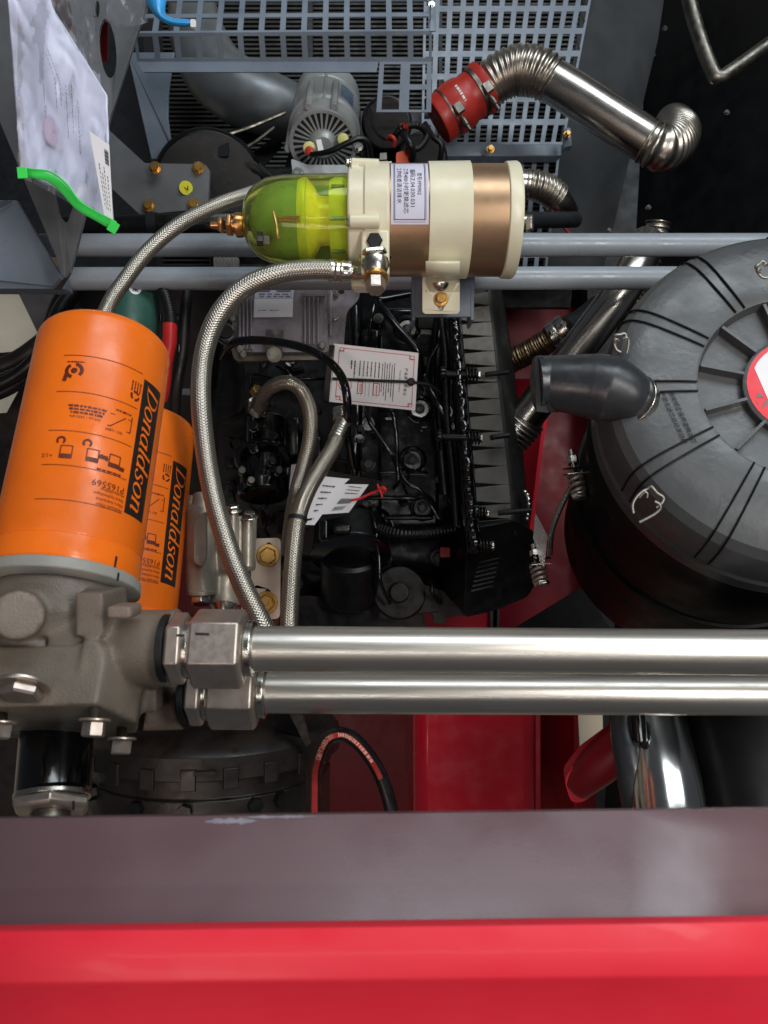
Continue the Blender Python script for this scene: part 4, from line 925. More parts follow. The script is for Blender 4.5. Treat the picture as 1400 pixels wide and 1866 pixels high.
# small bosses, bolts and lugs over the block
for k_ in range(46):
    x = rnd.uniform(405, 830); y = rnd.uniform(640, 1080)
    if 595 < x < 770 and y < 745: continue
    z0 = 1.50 if x < 640 else (1.40 if y < 985 else 1.5); q = rnd.uniform(.005, .012)
    part('boss', eng if k_ % 2 else eng2, lambda b: (b.cyl(P(x, y, z0), P(x, y, z0 - .025 - q), q * 1.5, seg=18, ch=.001), b.hexa(P(x, y, z0 - .02 - q), P(x, y, z0 - .036 - q), q)), .0004)
for (x0, y0, x1, y1, d_) in ((640, 905, 765, 912, 1.33), (690, 858, 780, 864, 1.35), (700, 940, 790, 948, 1.33), (760, 560, 800, 600, 1.34), (560, 795, 585, 860, 1.42), (610, 760, 640, 900, 1.42), (520, 760, 545, 830, 1.42), (505, 930, 545, 975, 1.40), (660, 600, 690, 640, 1.34), (700, 700, 720, 760, 1.34), (730, 870, 800, 900, 1.37)):
    part('rib', eng, lambda b: b.pbox(x0, y0, x1, y1, d_, .06), .003)
# lower left: oil filter housing, belt drum, lug
part('oil_housing', eng2, lambda b: (b.cyl(P(640, 960, 1.38), P(640, 1015, 1.34), .066, seg=48, ch=.006), b.cyl(P(640, 1010, 1.36), P(640, 1090, 1.40), .055, seg=48, ch=.006)), .001)
part('housing_ring', eng, lambda b: b.lathe(P(640, 1008, 1.34), P(640, 1016, 1.335), [(0, .066), (.002, .070), (.006, .070), (.008, .066)], 48), 0)
part('housing_lug', eng, lambda b: b.pbox(608, 955, 640, 972, 1.27, .03), .004)
part('housing_lug', eng, lambda b: b.cyl(P(592, 950, 1.3), P(592, 985, 1.29), .010, seg=20, ch=.003), 0)
part('belt_drum', eng2, lambda b: (b.cyl(P(728, 1080, 1.42), P(728, 1080, 1.36), .048, seg=40, ch=.003), b.cyl(P(728, 1080, 1.36), P(728, 1080, 1.345), .018, seg=24, ch=.002)), .001)
part('lug_plate', cover_m, lambda b: b.prism(PP([(663, 1045, 1.40), (684, 1041, 1.4), (683, 1052, 1.4), (664, 1058, 1.4)]), .006), .001)
part('lug_plate', plate_m, lambda b: b.prism(PP(rpoly([(744, 1060, 1.42), (755, 1058, 1.42), (762, 1070, 1.42), (750, 1076, 1.42)], 3)), .006), .001)
part('red_tab', red_shaded, lambda b: b.prism(PP([(802, 997, 1.29), (821, 997, 1.29), (821, 1016, 1.29), (802, 1016, 1.29)]), .005), .001)
part('drive_arm', eng2, lambda b: (b.prism(PP(rpoly([(700, 1060, 1.36), (760, 1060, 1.36), (830, 1085, 1.36), (855, 1110, 1.36), (850, 1122, 1.36), (815, 1124, 1.36), (812, 1136, 1.36), (792, 1136, 1.36), (788, 1118, 1.36), (740, 1120, 1.36), (690, 1130, 1.36)], 4)), .06)), .003)
part('belt_guard', eng2, lambda b: b.prism(PP(rpoly([(560, 1085, 1.40), (770, 1110, 1.40), (780, 1160, 1.40), (500, 1160, 1.40), (520, 1090, 1.4)], 12)), .05), .004)
part('sump', matt_black, lambda b: b.pbox(500, 1020, 720, 1110, 1.48, .3), .01)

rnd = random.Random(21)
for k_ in range(26):
    x = rnd.uniform(410, 820); y = rnd.uniform(650, 1060)
    if 585 < x < 775 and y < 755: continue
    a_ = rnd.uniform(-1, 1); ln_ = rnd.uniform(25, 80); d_ = rnd.uniform(1.32, 1.38) if x > 650 else rnd.uniform(1.38, 1.45)
    vv = (math.sin(a_) * ln_, math.cos(a_) * ln_)
    part('wire', eng if k_ % 3 else hose_blk, lambda b: b.tube(PP([(x, y, d_ + .03), (x + vv[0] * .2 + 4, y + vv[1] * .2, d_), (x + vv[0] * .6 - 5, y + vv[1] * .6, d_ - .01), (x + vv[0], y + vv[1], d_ + .02)]), rnd.uniform(.0018, .0045), seg=10, sub=6), 0)
for k_ in range(20):
    x = rnd.uniform(415, 815); y = rnd.uniform(650, 1070)
    if 585 < x < 775 and y < 755: continue
    d_ = 1.355 if x > 650 and y < 980 else 1.46; q = rnd.uniform(8, 20); e_ = rnd.uniform(6, 16)
    part('connector' if k_ % 2 else 'clamp_block', eng if k_ % 3 else eng2, lambda b: (b.prism(PP(rpoly([(x - q, y - e_, d_), (x + q * .7, y - e_ * .8, d_), (x + q, y + e_ * .6, d_), (x - q * .6, y + e_, d_)], 4)), .04), b.pbox(x - q * .4, y - e_ * .4, x + q * .3, y + e_ * .3, d_ - .008, .02)), .0015)
for (x, y) in ((690, 580), (742, 668), (800, 700), (688, 885), (735, 915), (800, 872), (655, 800), (560, 905), (455, 935), (520, 1045), (585, 1110), (605, 1000)):
    bolt(t, P(x, y, 1.35 if x > 640 and y < 980 else 1.44), (rnd.uniform(-.3, .3), rnd.uniform(-.1, .5), 1), .0065, dull_steel if (x + y) % 3 else eng, name='flange_bolt')
part('coolant_rail', eng, lambda b: b.tube(PP([(646, 560, 1.38), (650, 680, 1.37), (648, 790, 1.37), (640, 890, 1.38)]), .012, seg=18), .0)
part('banded_hose', hose_blk, lambda b: b.tube(PP([(800, 590, 1.34), (796, 680, 1.32), (802, 790, 1.32), (812, 900, 1.33)]), .010, seg=16), .0)
part('nameplate', dull_steel, lambda b: b.prism(PP([(612, 905, 1.36), (640, 912, 1.36), (634, 930, 1.36), (606, 924, 1.36)]), .002), .0005)

# ribbed plastic cover on the right of the engine
t = thing('ribbed_cover', P(890, 800, 1.25), 'long ribbed grey plastic cover along the right side of the engine', 'engine cover')
yl = [531, 555, 586, 612, 639, 666, 696, 726, 755, 785, 816, 849, 883, 917, 945, 962]
def xl(y): return 836 + (y - 585) * .090 if y > 575 else 858
def xm(y): return 890 + (y - 531) * .108
def xo(y): return 916 + (y - 531) * .112 + 6 * math.sin((y - 531) / 425 * math.pi)
dc = lambda y: 1.24 + (y - 740) * .00004
m = MB(); m.prism([P(xl(y) - 2, y, dc(y) + .020) for y in (520, 575, 577, 740, 962)] + [P(xm(y) + 1, y, dc(y) + .020) for y in (962, 740, 520)], .06); m.build('cover_base', matt_black, t)  # black base puts the shade between the rib pads into the colour
for i in range(len(yl) - 1):
    a, b_ = yl[i], yl[i + 1]; big = i % 4 == 1
    g = 1.2 if not big else 1.6
    ex = .60 if not big else .97
    W_ = xm(a) - xl(a)
    lw = .80 if not big else .98
    pts = [(xl(a) + 1, a + 5.6, dc(a)), (xl(a) + W_ * lw, a + .8, dc(a)), (xm(a), a + .5, dc(a)), (xm(b_), b_ + .1, dc(b_)),
           (xl(b_) + W_ * .78, b_ + .0, dc(b_)), (xl(b_) + 1, b_ - 3.6, dc(b_))]
    m = MB(); m.prism(PP(pts), .024); m.build('rib_pad', cover_m, t, bevel=.0009)
ys = [500 + 30 * i for i in range(17)]
vs = []
prof_ = ((0, 1.246), (.30, 1.253), (.62, 1.275), (.86, 1.31), (1.0, 1.37))
for y in ys:
    y = min(y, 975)
    for f_, dd in prof_: vs.append(P(xm(y) + (xo(y) - xm(y)) * f_, y, dd))
n = len(prof_)
m = MB(); m.add(vs, [(i * n + j, i * n + j + 1, (i + 1) * n + j + 1, (i + 1) * n + j) for i in range(len(ys) - 1) for j in range(n - 1)])
def so(o): s_ = o.modifiers.new('thick', 'SOLIDIFY'); s_.thickness = .004; s_.offset = -1
m.build('cover_side', cover_shaded, t, mods=(so,), ang=60)
# wavy clamp rail
m = MB(); rp = []
for i in range(60):
    y = 582 + i * 7.2; w_ = .9 * math.sin(i * 1.9) + 1.6 * math.sin(i * .7)
    rp.append((828 + (y - 585) * .09 + w_ * .6, y, 1.205 + .0008 * math.sin(i * 1.3)))
m.tube(PP(rp), [.0088 + .0009 * math.sin(i * 2.1) for i in range(60)], seg=14, sub=3); m.build('gasket_rail', eng, t, ang=80)
m = MB(); m.prism([P(816 + (y - 585) * .085, y, 1.225) for y in (578, 700, 850, 1006)] + [P(842 + (y - 585) * .085, y, 1.225) for y in (1006, 850, 700, 578)], .03); m.build('flange', eng, t, bevel=.002)
for (x0, x1, y) in ((806, 870, 681), (800, 874, 796), (868, 886, 934), (865, 895, 993)):
    m = MB(); m.cyl(P(x0, y, 1.205), P(x1, y + 2, 1.20), .0058, seg=18); m.build('stud', eng2, t)
    m = MB(); coil(m, P(x1 - 24, y + 1, 1.195), P(x1, y + 2, 1.195), .0095, .0016, 4.2); m.build('stud_spring', eng2, t)
    m = MB(); m.hexa(P(x1, y + 2, 1.197), P(x1 + 6, y + 2, 1.197), .0075); m.build('stud_nut', steel, t, bevel=.0004)
    m = MB(); m.cyl(P(x0 - 4, y - 1, 1.2), P(x0 + 6, y - 1, 1.2), .011, seg=20, ch=.002); m.build('stud_head', eng, t)
for y, x1 in ((682, 926), (797, 928), (934, 968)):
    m = MB(); m.tube(PP([(xl(y) + 40, y + 1, 1.225), ((xl(y) + x1) / 2 + 12, y - 1, 1.222), (x1, y - 4, 1.225)]), .0042, seg=10); m.build('strap_rod', matt_black, t)
m = MB(); m.tube(PP([(955, 895, 1.26), (962, 905, 1.25), (964, 925, 1.25), (961, 945, 1.26)]), .005, seg=10, wave=.3, pitch=.008); m.build('edge_clip', steel, t)
# dark lower end of the cover
m = MB(); m.prism(PP(rpoly([(862, 962, 1.225), (940, 950, 1.235), (975, 968, 1.27), (978, 1060, 1.29), (962, 1088, 1.29), (905, 1112, 1.28), (846, 1126, 1.27), (850, 1010, 1.24)], 10)), .12); m.build('end_shell', eng2, t, bevel=.008)
for i in range(7):
    y = 1018 + i * 8.5; m = MB(); m.prism(PP([(872 - i * 2.2, y + 6, 1.225), (910 - i * 2, y - 2, 1.228), (912 - i * 2, y, 1.228), (872 - i * 2.2, y + 10, 1.225)]), .006); m.build('fin', cover_shaded, t, bevel=.0006)

# ------------------------------------------------------------------ exhaust / intake pipes right of the engine
t = thing('flexible_pipe', P(980, 630, 1.4), 'bronze coloured corrugated pipe with a clamp, behind the steel pipe', 'pipe')
m = MB(); m.tube(PP([(900, 672, 1.47), (935, 656, 1.45), (975, 636, 1.43), (1010, 614, 1.41), (1030, 600, 1.40)]), .0235, seg=32, wave=.10, pitch=.0055); m.build('pipe', flex, t, ang=80)
m = MB(); m.lathe(P(1003, 617, 1.41), P(1034, 596, 1.40), [(0, .024), (.001, .0265), (.014, .0265), (.016, .025), (.022, .027), (.034, .027), (.036, .022)], 40); m.build('clamp', steel, t, bevel=.0006)
bolt(t, P(1005, 606, 1.365), (-.5, .6, .6), .0055, steel); bolt(t, P(1026, 592, 1.365), (-.3, .6, .7), .0055, steel)
m = MB(); m.tube(PP([(1030, 600, 1.40), (1060, 585, 1.42), (1090, 560, 1.46)]), .023, seg=24); m.build('pipe_end', matt_black, t)
t = thing('steel_pipe', P(1050, 640, 1.28), 'polished steel pipe rising diagonally behind the black rubber elbow', 'pipe')
m = MB(); m.tube(PP([(925, 800, 1.32), (962, 756, 1.31), (1020, 680, 1.29), (1085, 595, 1.27), (1130, 535, 1.26), (1160, 485, 1.27), (1180, 440, 1.3)]), .0295, seg=40, sub=8); m.build('pipe', pipe_steel, t, ang=80)
m = MB(); m.tube(PP([(918, 812, 1.33), (935, 795, 1.325), (962, 762, 1.31)]), .0345, seg=36, wave=.13, pitch=.0085); m.build('bellows', bellow, t, ang=180)
m = MB(); m.tube(PP([(1150, 560, 1.34), (1165, 520, 1.34), (1188, 462, 1.33), (1200, 405, 1.32)]), .022, seg=30, wave=.14, pitch=.009); m.build('bellows_pipe', bellow, label='corrugated steel pipe half hidden between the two cross tubes on the right', cat='pipe')

t = thing('charge_pipe', P(1050, 170, 1.5), 'shiny steel intake pipe with bellows and red silicone hose at top right', 'pipe')
m = MB(); m.tube(PP([(870, 172, 1.50), (892, 152, 1.49), (905, 142, 1.48)]), .036, seg=40); m.build('stub', steel, t, ang=80)
m = MB(); m.tube(PP([(890, 158, 1.49), (912, 140, 1.48), (945, 128, 1.47), (980, 132, 1.46), (1006, 148, 1.46)]), [.042, .045, .046, .045, .042], seg=44, sub=8, wave=.09, pitch=.0100); m.build('bellows', bellow, t, ang=180)
m = MB(); m.tube(PP([(1000, 143, 1.46), (1060, 180, 1.45), (1125, 222, 1.44), (1190, 263, 1.43)]), .0385, seg=44, sub=6); m.build('pipe', pipe_steel, t, ang=80)
m = MB(); m.tube(PP([(1176, 256, 1.43), (1202, 268, 1.43), (1224, 262, 1.455), (1236, 246, 1.50), (1235, 234, 1.56), (1228, 224, 1.68)]), [.040, .042, .043, .043, .041, .04], seg=40, sub=8, wave=.15, pitch=.0120); m.build('bellows', bellow, t, ang=180)
t = thing('silicone_hose', P(840, 185, 1.5), 'red silicone hose coupling with two steel band clamps in front of the slotted guard', 'hose')
A = P(800, 218, 1.50); B = P(884, 158, 1.49); ln = (B - A).length
m = MB(); m.lathe(A, B, [(-.004, .040), (-.004, .046), (.002, .0475), (.012, .0455), (.022, .0485), (ln * .42, .050), (ln * .55, .048), (ln * .62, .0445), (ln * .70, .0455), (ln * .80, .0455), (ln * .9, .0500), (ln, .0500), (ln, .042)], 56); m.build('hose_body', red_sil, t, ang=50)
D = (B - A).normalized()
for k_, sx in ((.17, .0465), (.78, .0460)):
    m = MB(); m.lathe(A + D * ln * k_, B, [(0, sx), (0, sx + .002), (.016, sx + .002), (.016, sx)], 56); m.build('band_clamp', dull_steel, t, bevel=.0004)
    c_ = A + D * (ln * k_ + .008); sd = D.cross(Vector((0, 0, 1))).normalized(); sd = -sd if sd.x * .6 - sd.y * .8 < 0 else sd
    q_ = (sd * .35 + Vector((0, 0, 1)) * .94).normalized() * (sx + .006)
    m = MB(); m.box(c_ + q_ + sd * .004, (.02, .016, .009), rot=sd.to_track_quat('X', 'Z')); m.build('clamp_housing', dull_steel, t, bevel=.001)
    q2 = c_ + sd * (sx * .75) + Vector((0, 0, sx * .75))
    m = MB(); m.cyl(q2 - sd * .012, q2 + sd * .030, .0042, seg=14, ch=.0008); m.cyl(q2 + sd * .004, q2 + sd * .018, .0065, seg=14, ch=.0008); m.build('clamp_screw', dull_steel, t)
C = Cyl(A, B, .0500)
m = MB(); put(m, text_geo('SAMCO', .0085), lambda x, y: C.at(ln * .46 - y, -.022 + x * .8, .0008)) if False else dashes(m, lambda x, y: C.at(ln * .46 + y, x, .0006), -.035, .0, 0, .005, 3, 1.0)
m.build('logo_print', white_pl, t)
t = thing('intake_bend', P(985, 345, 1.45), 'small steel bellows pipe emerging right of the fuel filter end cap', 'pipe')
m = MB(); m.tube(PP([(900, 334, 1.45), (945, 335, 1.45), (965, 336, 1.45)]), .0265, seg=32); m.build('stub', pipe_steel, t)
m = MB(); m.tube(PP([(957, 335, 1.45), (978, 338, 1.45), (1000, 347, 1.46), (1015, 360, 1.47)]), .0285, seg=36, wave=.15, pitch=.0075); m.build('bellows', bellow, t, ang=180)
m = MB(); m.tube(PP([(1005, 350, 1.46), (1022, 368, 1.48), (1032, 385, 1.52)]), .0235, seg=30); m.build('pipe_end', pipe_steel, t)
m = MB(); m.cyl(P(935, 402, 1.30), P(1050, 400, 1.40), .014, seg=24); m.build('dark_tube', dark_panel, label='dark grey tube behind the fuel filter end handle', cat='tube')
m = MB(); m.tube(PP([(990, 376, 1.5), (1020, 404, 1.5), (1050, 440, 1.5)]), .0035, seg=8); m.build('red_wire', red_shaded, label='thin dark red wire below the small bellows pipe', cat='wire')

# ------------------------------------------------------------------ air cleaner
t = thing('air_cleaner', P(1400, 800, .9), 'big round black air cleaner with ribbed grey cap and red white label', 'air cleaner')
T0 = P(1450, 716, .80); T1 = P(1238, 985, 1.30); N_ = (T0 - T1).normalized(); RR = px(345, .80)
U_ = (Vector((1, 0, 0)) - N_ * N_.x).normalized(); V_ = N_.cross(U_)
if V_.y < 0: V_ = -V_
def AC(rad, ang, h): return T0 + (U_ * math.cos(ang) + V_ * math.sin(ang)) * rad * RR + N_ * h
m = MB()
m.lathe(T0 + N_ * .02, T0 - N_, [(.013, .0), (.013, RR * .25), (.013, RR * .49), (.0125, RR * .50), (.001, RR * .515), (.0, RR * .53), (-.001, RR * .62), (-.001, RR * .78), (.001, RR * .86), (.006, RR * .925), (.015, RR * .965), (.032, RR * .988), (.062, RR * .995), (.066, RR * 1.01), (.090, RR * 1.01), (.094, RR * .985)], 160)
cap_ = m.build('cap', cap_m, t, ang=25, bevel=0)
ln = (T0 - T1).length
m = MB(); m.lathe(T0 - N_ * .070, T1, [(0, RR * .97), (.04, RR * .985), (.05, RR * 1.0), (.065, RR * 1.0), (.07, RR * .97), (ln * .45, RR * .985), (ln * .48, RR * .99), (ln * .78, RR * .985), (ln * .82, RR * .93), (ln * .85, RR * .6)], 140)
m.build('body', body_m, t, ang=30)
m = MB(); m.lathe(T0 - N_ * ln * .50, T1, [(0, RR * .99), (0, RR * 1.008), (.05, RR * 1.008), (.05, RR * .99)], 140); m.build('body_band', body_m, t, bevel=.001)
# radial ribs inside, paired raised lines outside, all moulded in
for k_ in range(12):
    a = R(117.6 + 15 + 30 * k_ - 15 + 15)
    m = MB(); w_ = .0016
    p0, p1 = AC(.285, a, .007), AC(.505, a, .007); sd = (U_ * -math.sin(a) + V_ * math.cos(a)) * w_
    m.add([p0 + sd, p1 + sd, p1 - sd, p0 - sd] + [q_ + N_ * h_ for q_, h_ in ((p0 + sd, .012), (p1 + sd, .012), (p1 - sd, .012), (p0 - sd, .012))],
          [(0, 1, 2, 3), (4, 5, 6, 7), (0, 1, 5, 4), (1, 2, 6, 5), (2, 3, 7, 6), (3, 0, 4, 7)]); m.build('cap_rib', cap_m, cap_)
    for s_ in (-1, 1):
        a2 = R(117.6 + 30 * k_) + s_ * .045
        pr_ = [(.52, .020), (.62, .0215), (.78, .0213), (.86, .0193), (.925, .0142), (.967, .0050), (.991, -.012), (.998, -.042)]
        m = MB(); m.tube([AC(q_, R(117.6 + 30 * k_) + s_ * .045 * (.7 / max(q_, .45)) ** .5, h_ + .0009) for q_, h_ in pr_], .0011, seg=6, sub=3); m.build('cap_line', body_m, cap_)
m = MB(); m.lathe(T0 + N_ * .0165, T0, [(0, 0), (0, RR * .272), (.0015, RR * .285), (.010, RR * .285)], 72); m.build('label_boss', cap_m, t)
def disc_seg(m, rad, a0, a1, h, n=40): m.add([AC(rad, a0 + (a1 - a0) * i / n, h) for i in range(n + 1)], [tuple(range(n + 1))])
m = MB(); disc_seg(m, .268, 0, 2 * math.pi * 39 / 40, .0172, 39); m.build('label_disc', red_sil if False else mat('label_red', (225, 36, 50), .4, var=.02), t)
m = MB(); disc_seg(m, .245, R(-128), R(152), .0176); m.build('label_paper', paper, t)
m = MB()
for i in range(5):
    x_ = -.13 + .035 * i
    dashes(m, lambda x, y, x_=x_: T0 + (U_ * (x_ + y * .9 + x * .25) + V_ * (x)) * RR + N_ * .018, .0 + .02, -.17, 0, .012 if i < 3 else .02, 30 + i, .8)
m.build('label_print', grey_ink, t)
m = MB(); c_ = (-.205, -.07)
def LP(x, y, h=.0177): return T0 + (U_ * (c_[0] + x) + V_ * (c_[1] + y)) * RR + N_ * h
m.add([LP(-.012, .04), LP(-.026, .012), LP(.012, .012), LP(-.035, .004), LP(.022, .004), LP(-.01, -.05), LP(-.03, -.012), LP(.018, -.03)], [(0, 1, 2), (3, 6, 5), (4, 7, 5)]); m.build('label_logo', grey_ink, t)
# embossed warning lettering on the ring, reading downwards
m = MB()
for j, (s_, o_) in enumerate((('请按规定保养更换滤芯', -.004), ('严禁无滤芯启动发动机', .0))):
    put(m, text_geo(s_, .0060), lambda x, y, j=j: T0 + N_ * .0222 + U_ * (-RR * .62 - .009 * j + y - x * -.28) + V_ * (-.030 - x))
m.build('embossed_text', body_m, cap_)
# wire spring clips
for (x, y, d_, rot, k0) in ((1183, 914, .768, 0, .88), (1132, 622, .815, .9, .5), (1391, 490, .80, 1.4, .45)):
    def W(a, b, h=0):
        a *= k0; b *= k0
        c0, s0_ = math.cos(rot), math.sin(rot); return P(x + a * c0 + b * s0_, y - a * s0_ + b * c0, d_ - h)
    m = MB()
    m.tube([W(-32, 24), W(-34, 8), W(-28, -6), W(-17, -18), W(-4, -26), W(4, -31, .002), W(10, -26, .003), W(18, -17, .003), W(29, -10, .003), W(30, -3, .003), W(24, 6, .003), W(15, 12, .002)], .0015, seg=10, sub=8)
    m.tube([W(12, 0, .003), W(20, 4, .004), W(24, 9, .004), W(22, 17, .003), W(10, 27, .002), W(-6, 36, .001), W(-20, 43)], .0015, seg=10, sub=8)
    m.tube([W(-20, -8), W(-14, -15, .002), W(-8, -20, .003), W(-3, -16, .003), W(-4, -8, .002)], .0012, seg=10, sub=8)
    m.build('wire_clip', clip_wire, t)
m = MB(); m.tube(PP([(1128, 640, .90), (1112, 655, .93), (1118, 640, .92), (1135, 625, .9)]), .0011, seg=6); m.tube(PP([(1112, 650, .93), (1120, 628, .92), (1140, 612, .89)]), .0011, seg=6); m.build('wire_clip', dull_steel, t)
# rubber elbow into the side of the cap
t = thing('rubber_elbow', P(1070, 700, .87), 'black rubber elbow hose clamped to the left side of the air cleaner cap', 'hose')
def ell(c_, ax_, a_, b_, n=32):
    pass
m = MB(); m.tube(PP([(978, 699, .83), (1000, 698, .83), (1040, 700, .825), (1082, 704, .82), (1112, 710, .815), (1140, 721, .812), (1158, 732, .815)]), [px(50, .83), px(49, .83), px(53, .825), px(59, .82), px(61, .815), px(52, .815), px(43, .83)], seg=48, sub=8); m.build('elbow', rubber, t, ang=80)
m = MB(); m.prism(PP(rpoly([(975, 650, .815), (990, 650, .812), (995, 700, .805), (1000, 745, .812), (1002, 752, .815), (978, 750, .818)], 3)), .05); m.build('cuff', rubber, t, bevel=.003)
m = MB(); m.lathe(P(1150, 727, .808), P(1172, 743, .822), [(0, px(45, .82)), (.0005, px(49, .82)), (.010, px(48, .82)), (.011, px(38, .82))], 48); m.build('clamp', steel, t, bevel=.0004)
# spring clamps holding the air cleaner band
def sclamp(x, y, d_, s, lab):
    t = thing('spring_clamp', P(x, y, d_), lab, 'clamp', 'spring loaded band clamps beside the air cleaner')
    m = MB(); m.cyl(P(x - 12 * s, y - 42 * s, d_ + .01), P(x + 4 * s, y + 44 * s, d_ - .01), .0036, seg=16); m.build('bolt_shank', steel, t)
    m = MB(); m.hexa(P(x - 9 * s, y - 30 * s, d_ + .008), P(x - 7 * s, y - 16 * s, d_ + .004), .0078); m.build('nut', steel, t, bevel=.0005)
    m = MB(); coil(m, P(x - 3 * s, y + 4 * s, d_), P(x + 4 * s, y + 36 * s, d_ - .008), .0095, .0024, 3.2); m.build('spring', nut_steel, t)
    m = MB(); m.hexa(P(x + 5 * s, y + 36 * s, d_ - .008), P(x + 7 * s, y + 46 * s, d_ - .01), .0112); m.build('bolt_head', steel, t, bevel=.0006)
    for yy in (-12, -1):
        m = MB(); m.prism(PP([(x - 18 * s, y + (yy + 2) * s, d_ - .012), (x + 28 * s, y + (yy - 3) * s, d_ - .012), (x + 26 * s, y + (yy + 1) * s, d_ - .012), (x - 16 * s, y + (yy + 4) * s, d_ - .012)]), .03); m.build('ear', steel if yy == -1 else body_m, t, bevel=.0006)
sclamp(1052, 862, 1.02, 1.0, 'spring clamp bolt at the upper left of the air cleaner body')
sclamp(982, 1028, 1.08, .85, 'lower spring clamp bolt between the engine cover end and the air cleaner')
m = MB(); m.tube(PP([(1100, 775, .99), (1085, 830, 1.02), (1040, 890, 1.06), (1008, 960, 1.09), (1002, 1010, 1.11)]), .004, seg=10); m.build('strap_edge', steel, label='thin bright steel strap edge curving down the air cleaner body', cat='strap')
m = MB(); m.prism(PP([(976, 934, 1.0), (998, 976, 1.0), (992, 1034, 1.0), (986, 1028, 1.0), (972, 980, 1.0)]), .001); m.build('plastic_sachet', mat('film_sachet', (200, 200, 195), .12, trans=.6, alpha=.55, var=.1), label='crinkled clear plastic sachet above the lower spring clamp', cat='sachet')
# chrome pipe, black tank, red rubber end below the tubes
t = thing('painted_strut', P(1080, 1390, .95), 'rounded red painted arm below the steel tubes on the right', 'arm')
m = MB(); m.tube(PP([(1052, 1432, 1.00), (1090, 1395, .98), (1150, 1340, .96), (1210, 1285, .95)]), [.019, .026, .027, .027], seg=32); m.build('arm', red_shaded, t, ang=80)
m = MB(); m.prism(PP(rpoly([(1028, 1420, .99), (1060, 1378, .98), (1180, 1290, .96), (1180, 1330, .96), (1120, 1415, .98), (1062, 1464, .99), (1040, 1462, .99)], 12)), .03); m.build('arm_face', red_hood, t, bevel=.006)
t = thing('chrome_pipe', P(1200, 1390, .9), 'chromed pipe with a black sleeve going down behind the near panel', 'pipe')
m = MB(); m.tube(PP([(1180, 1270, .95), (1196, 1350, .91), (1212, 1430, .87), (1228, 1540, .83)]), .040, seg=64, sub=6); m.build('pipe', chrome, t, ang=80)
m = MB(); m.tube(PP([(1148, 1270, .92), (1140, 1330, .90), (1150, 1400, .88), (1175, 1540, .86)]), .0175, seg=30); m.build('sleeve', rubber, t, ang=80)
m = MB(); m.cyl(P(1160, 1290, .88), P(1166, 1352, .875), .009, seg=20, ch=.002); m.build('bolt_boss', eng, t)
t = thing('black_tank', P(1330, 1390, .9), 'black tank in the dark corner right of the chromed pipe', 'tank')
m = MB(); m.cyl(P(1345, 1240, .97), P(1380, 1600, .88), .075, seg=64, ch=.004); m.build('tank_shell', body_m, t)
# ------------------------------------------------------------------ radiator, duct and fan guards at the top
t = thing('radiator', P(640, 220, 2.0), 'finned radiator core seen through the guards at the top', 'radiator')
m = MB(); m.prism(PP([(250, -120, 1.98), (1100, -120, 1.98), (1040, 560, 1.98), (290, 560, 1.98)]), .02); m.build('core_frame', matt_black, t)
m = MB()
for i in range(78):
    y = -110 + 8.2 * i; m.pbox(296, y, 1075 if y < 250 else 1020, y + 3.4, 1.955, .02)
m.build('core_tubes', rad_m, t, kind='stuff', flat=True)
m = MB(); m.pbox(560, -60, 570, 540, 1.94, .02); m.pbox(800, -60, 806, 540, 1.94, .02); m.build('side_strut', dark_panel, t)
t = thing('fan_shroud', P(270, 200, 1.6), 'blue-grey fan shroud plate with a curved cut edge behind the bag', 'shroud')
m = MB(); m.prism(PP([(232, 95, 1.45), (318, 95, 1.45), (312, 130, 1.45), (307, 170, 1.46), (306, 215, 1.47), (312, 262, 1.48), (318, 285, 1.49), (298, 289, 1.49), (276, 290, 1.49)]), .006); m.build('shroud_plate', blue_grey, t, bevel=.001)
m = MB()
vs = []
n = 20
for i in range(n + 1):
    a = R(200 - 75 * i / n)
    vs += [P(560 + 255 * math.cos(a), 175 - 150 * math.sin(a) * .8, 1.50), P(560 + 255 * math.cos(a), 175 - 150 * math.sin(a) * .8, 1.75)]
m.tube([P(560 + 262 * math.cos(R(a)), 215 - 190 * math.sin(R(a)), 1.62) for a in range(185, 350, 12)], .012, seg=10); m.build('shroud_ring', matt_black, t)
for i, a in enumerate((205, 232, 262, 295)):
    m = MB(); c_, s_ = math.cos(R(a)), math.sin(R(a)); q_ = (560, 215)
    m.prism([P(q_[0] + 70 * c_, q_[1] - 60 * s_, 1.72), P(q_[0] + 235 * c_ - 22 * s_, q_[1] - 165 * s_ - 22 * c_, 1.64), P(q_[0] + 240 * c_ + 30 * s_, q_[1] - 170 * s_ + 30 * c_, 1.68), P(q_[0] + 70 * c_ + 22 * s_, q_[1] - 60 * s_ + 22 * c_, 1.76)], .004, nrm=Vector((0, 0, 1)))
    m.build('fan_blade', matt_black, t, bevel=.001)
m = MB(); m.tube(PP([(300, 300, 1.5), (380, 290, 1.48), (450, 268, 1.47), (500, 232, 1.47)]), .004, seg=8); m.tube(PP([(375, 262, 1.45), (400, 250, 1.45), (455, 232, 1.46), (520, 205, 1.47)]), .004, seg=8); m.build('stay_rod', dull_steel, t)
m = MB(); m.prism(PP(rpoly([(398, 240, 1.44), (418, 245, 1.44), (416, 285, 1.44), (398, 285, 1.44)], 5)), .006); m.build('stay_lug', dark_panel, t, bevel=.001)
for k_ in range(7):
    m = MB(); x = 430 + 7 * k_; m.tube(PP([(x, 286 + 2 * k_, 1.46), (x + 14, 300 + 2 * k_, 1.46), (x + 30, 316 + 2 * k_, 1.47)]), .0016, seg=6); m.build('belt_rib', rad_m if k_ % 3 == 0 else eng2, t)
m = MB(); m.lathe(P(385, 345, 1.52), P(380, 345, 1.40), [(0, .10), (.01, .108), (.05, .108), (.06, .10), (.06, .04)], 60); m.build('belt_pulley', eng2, t, bevel=.002)
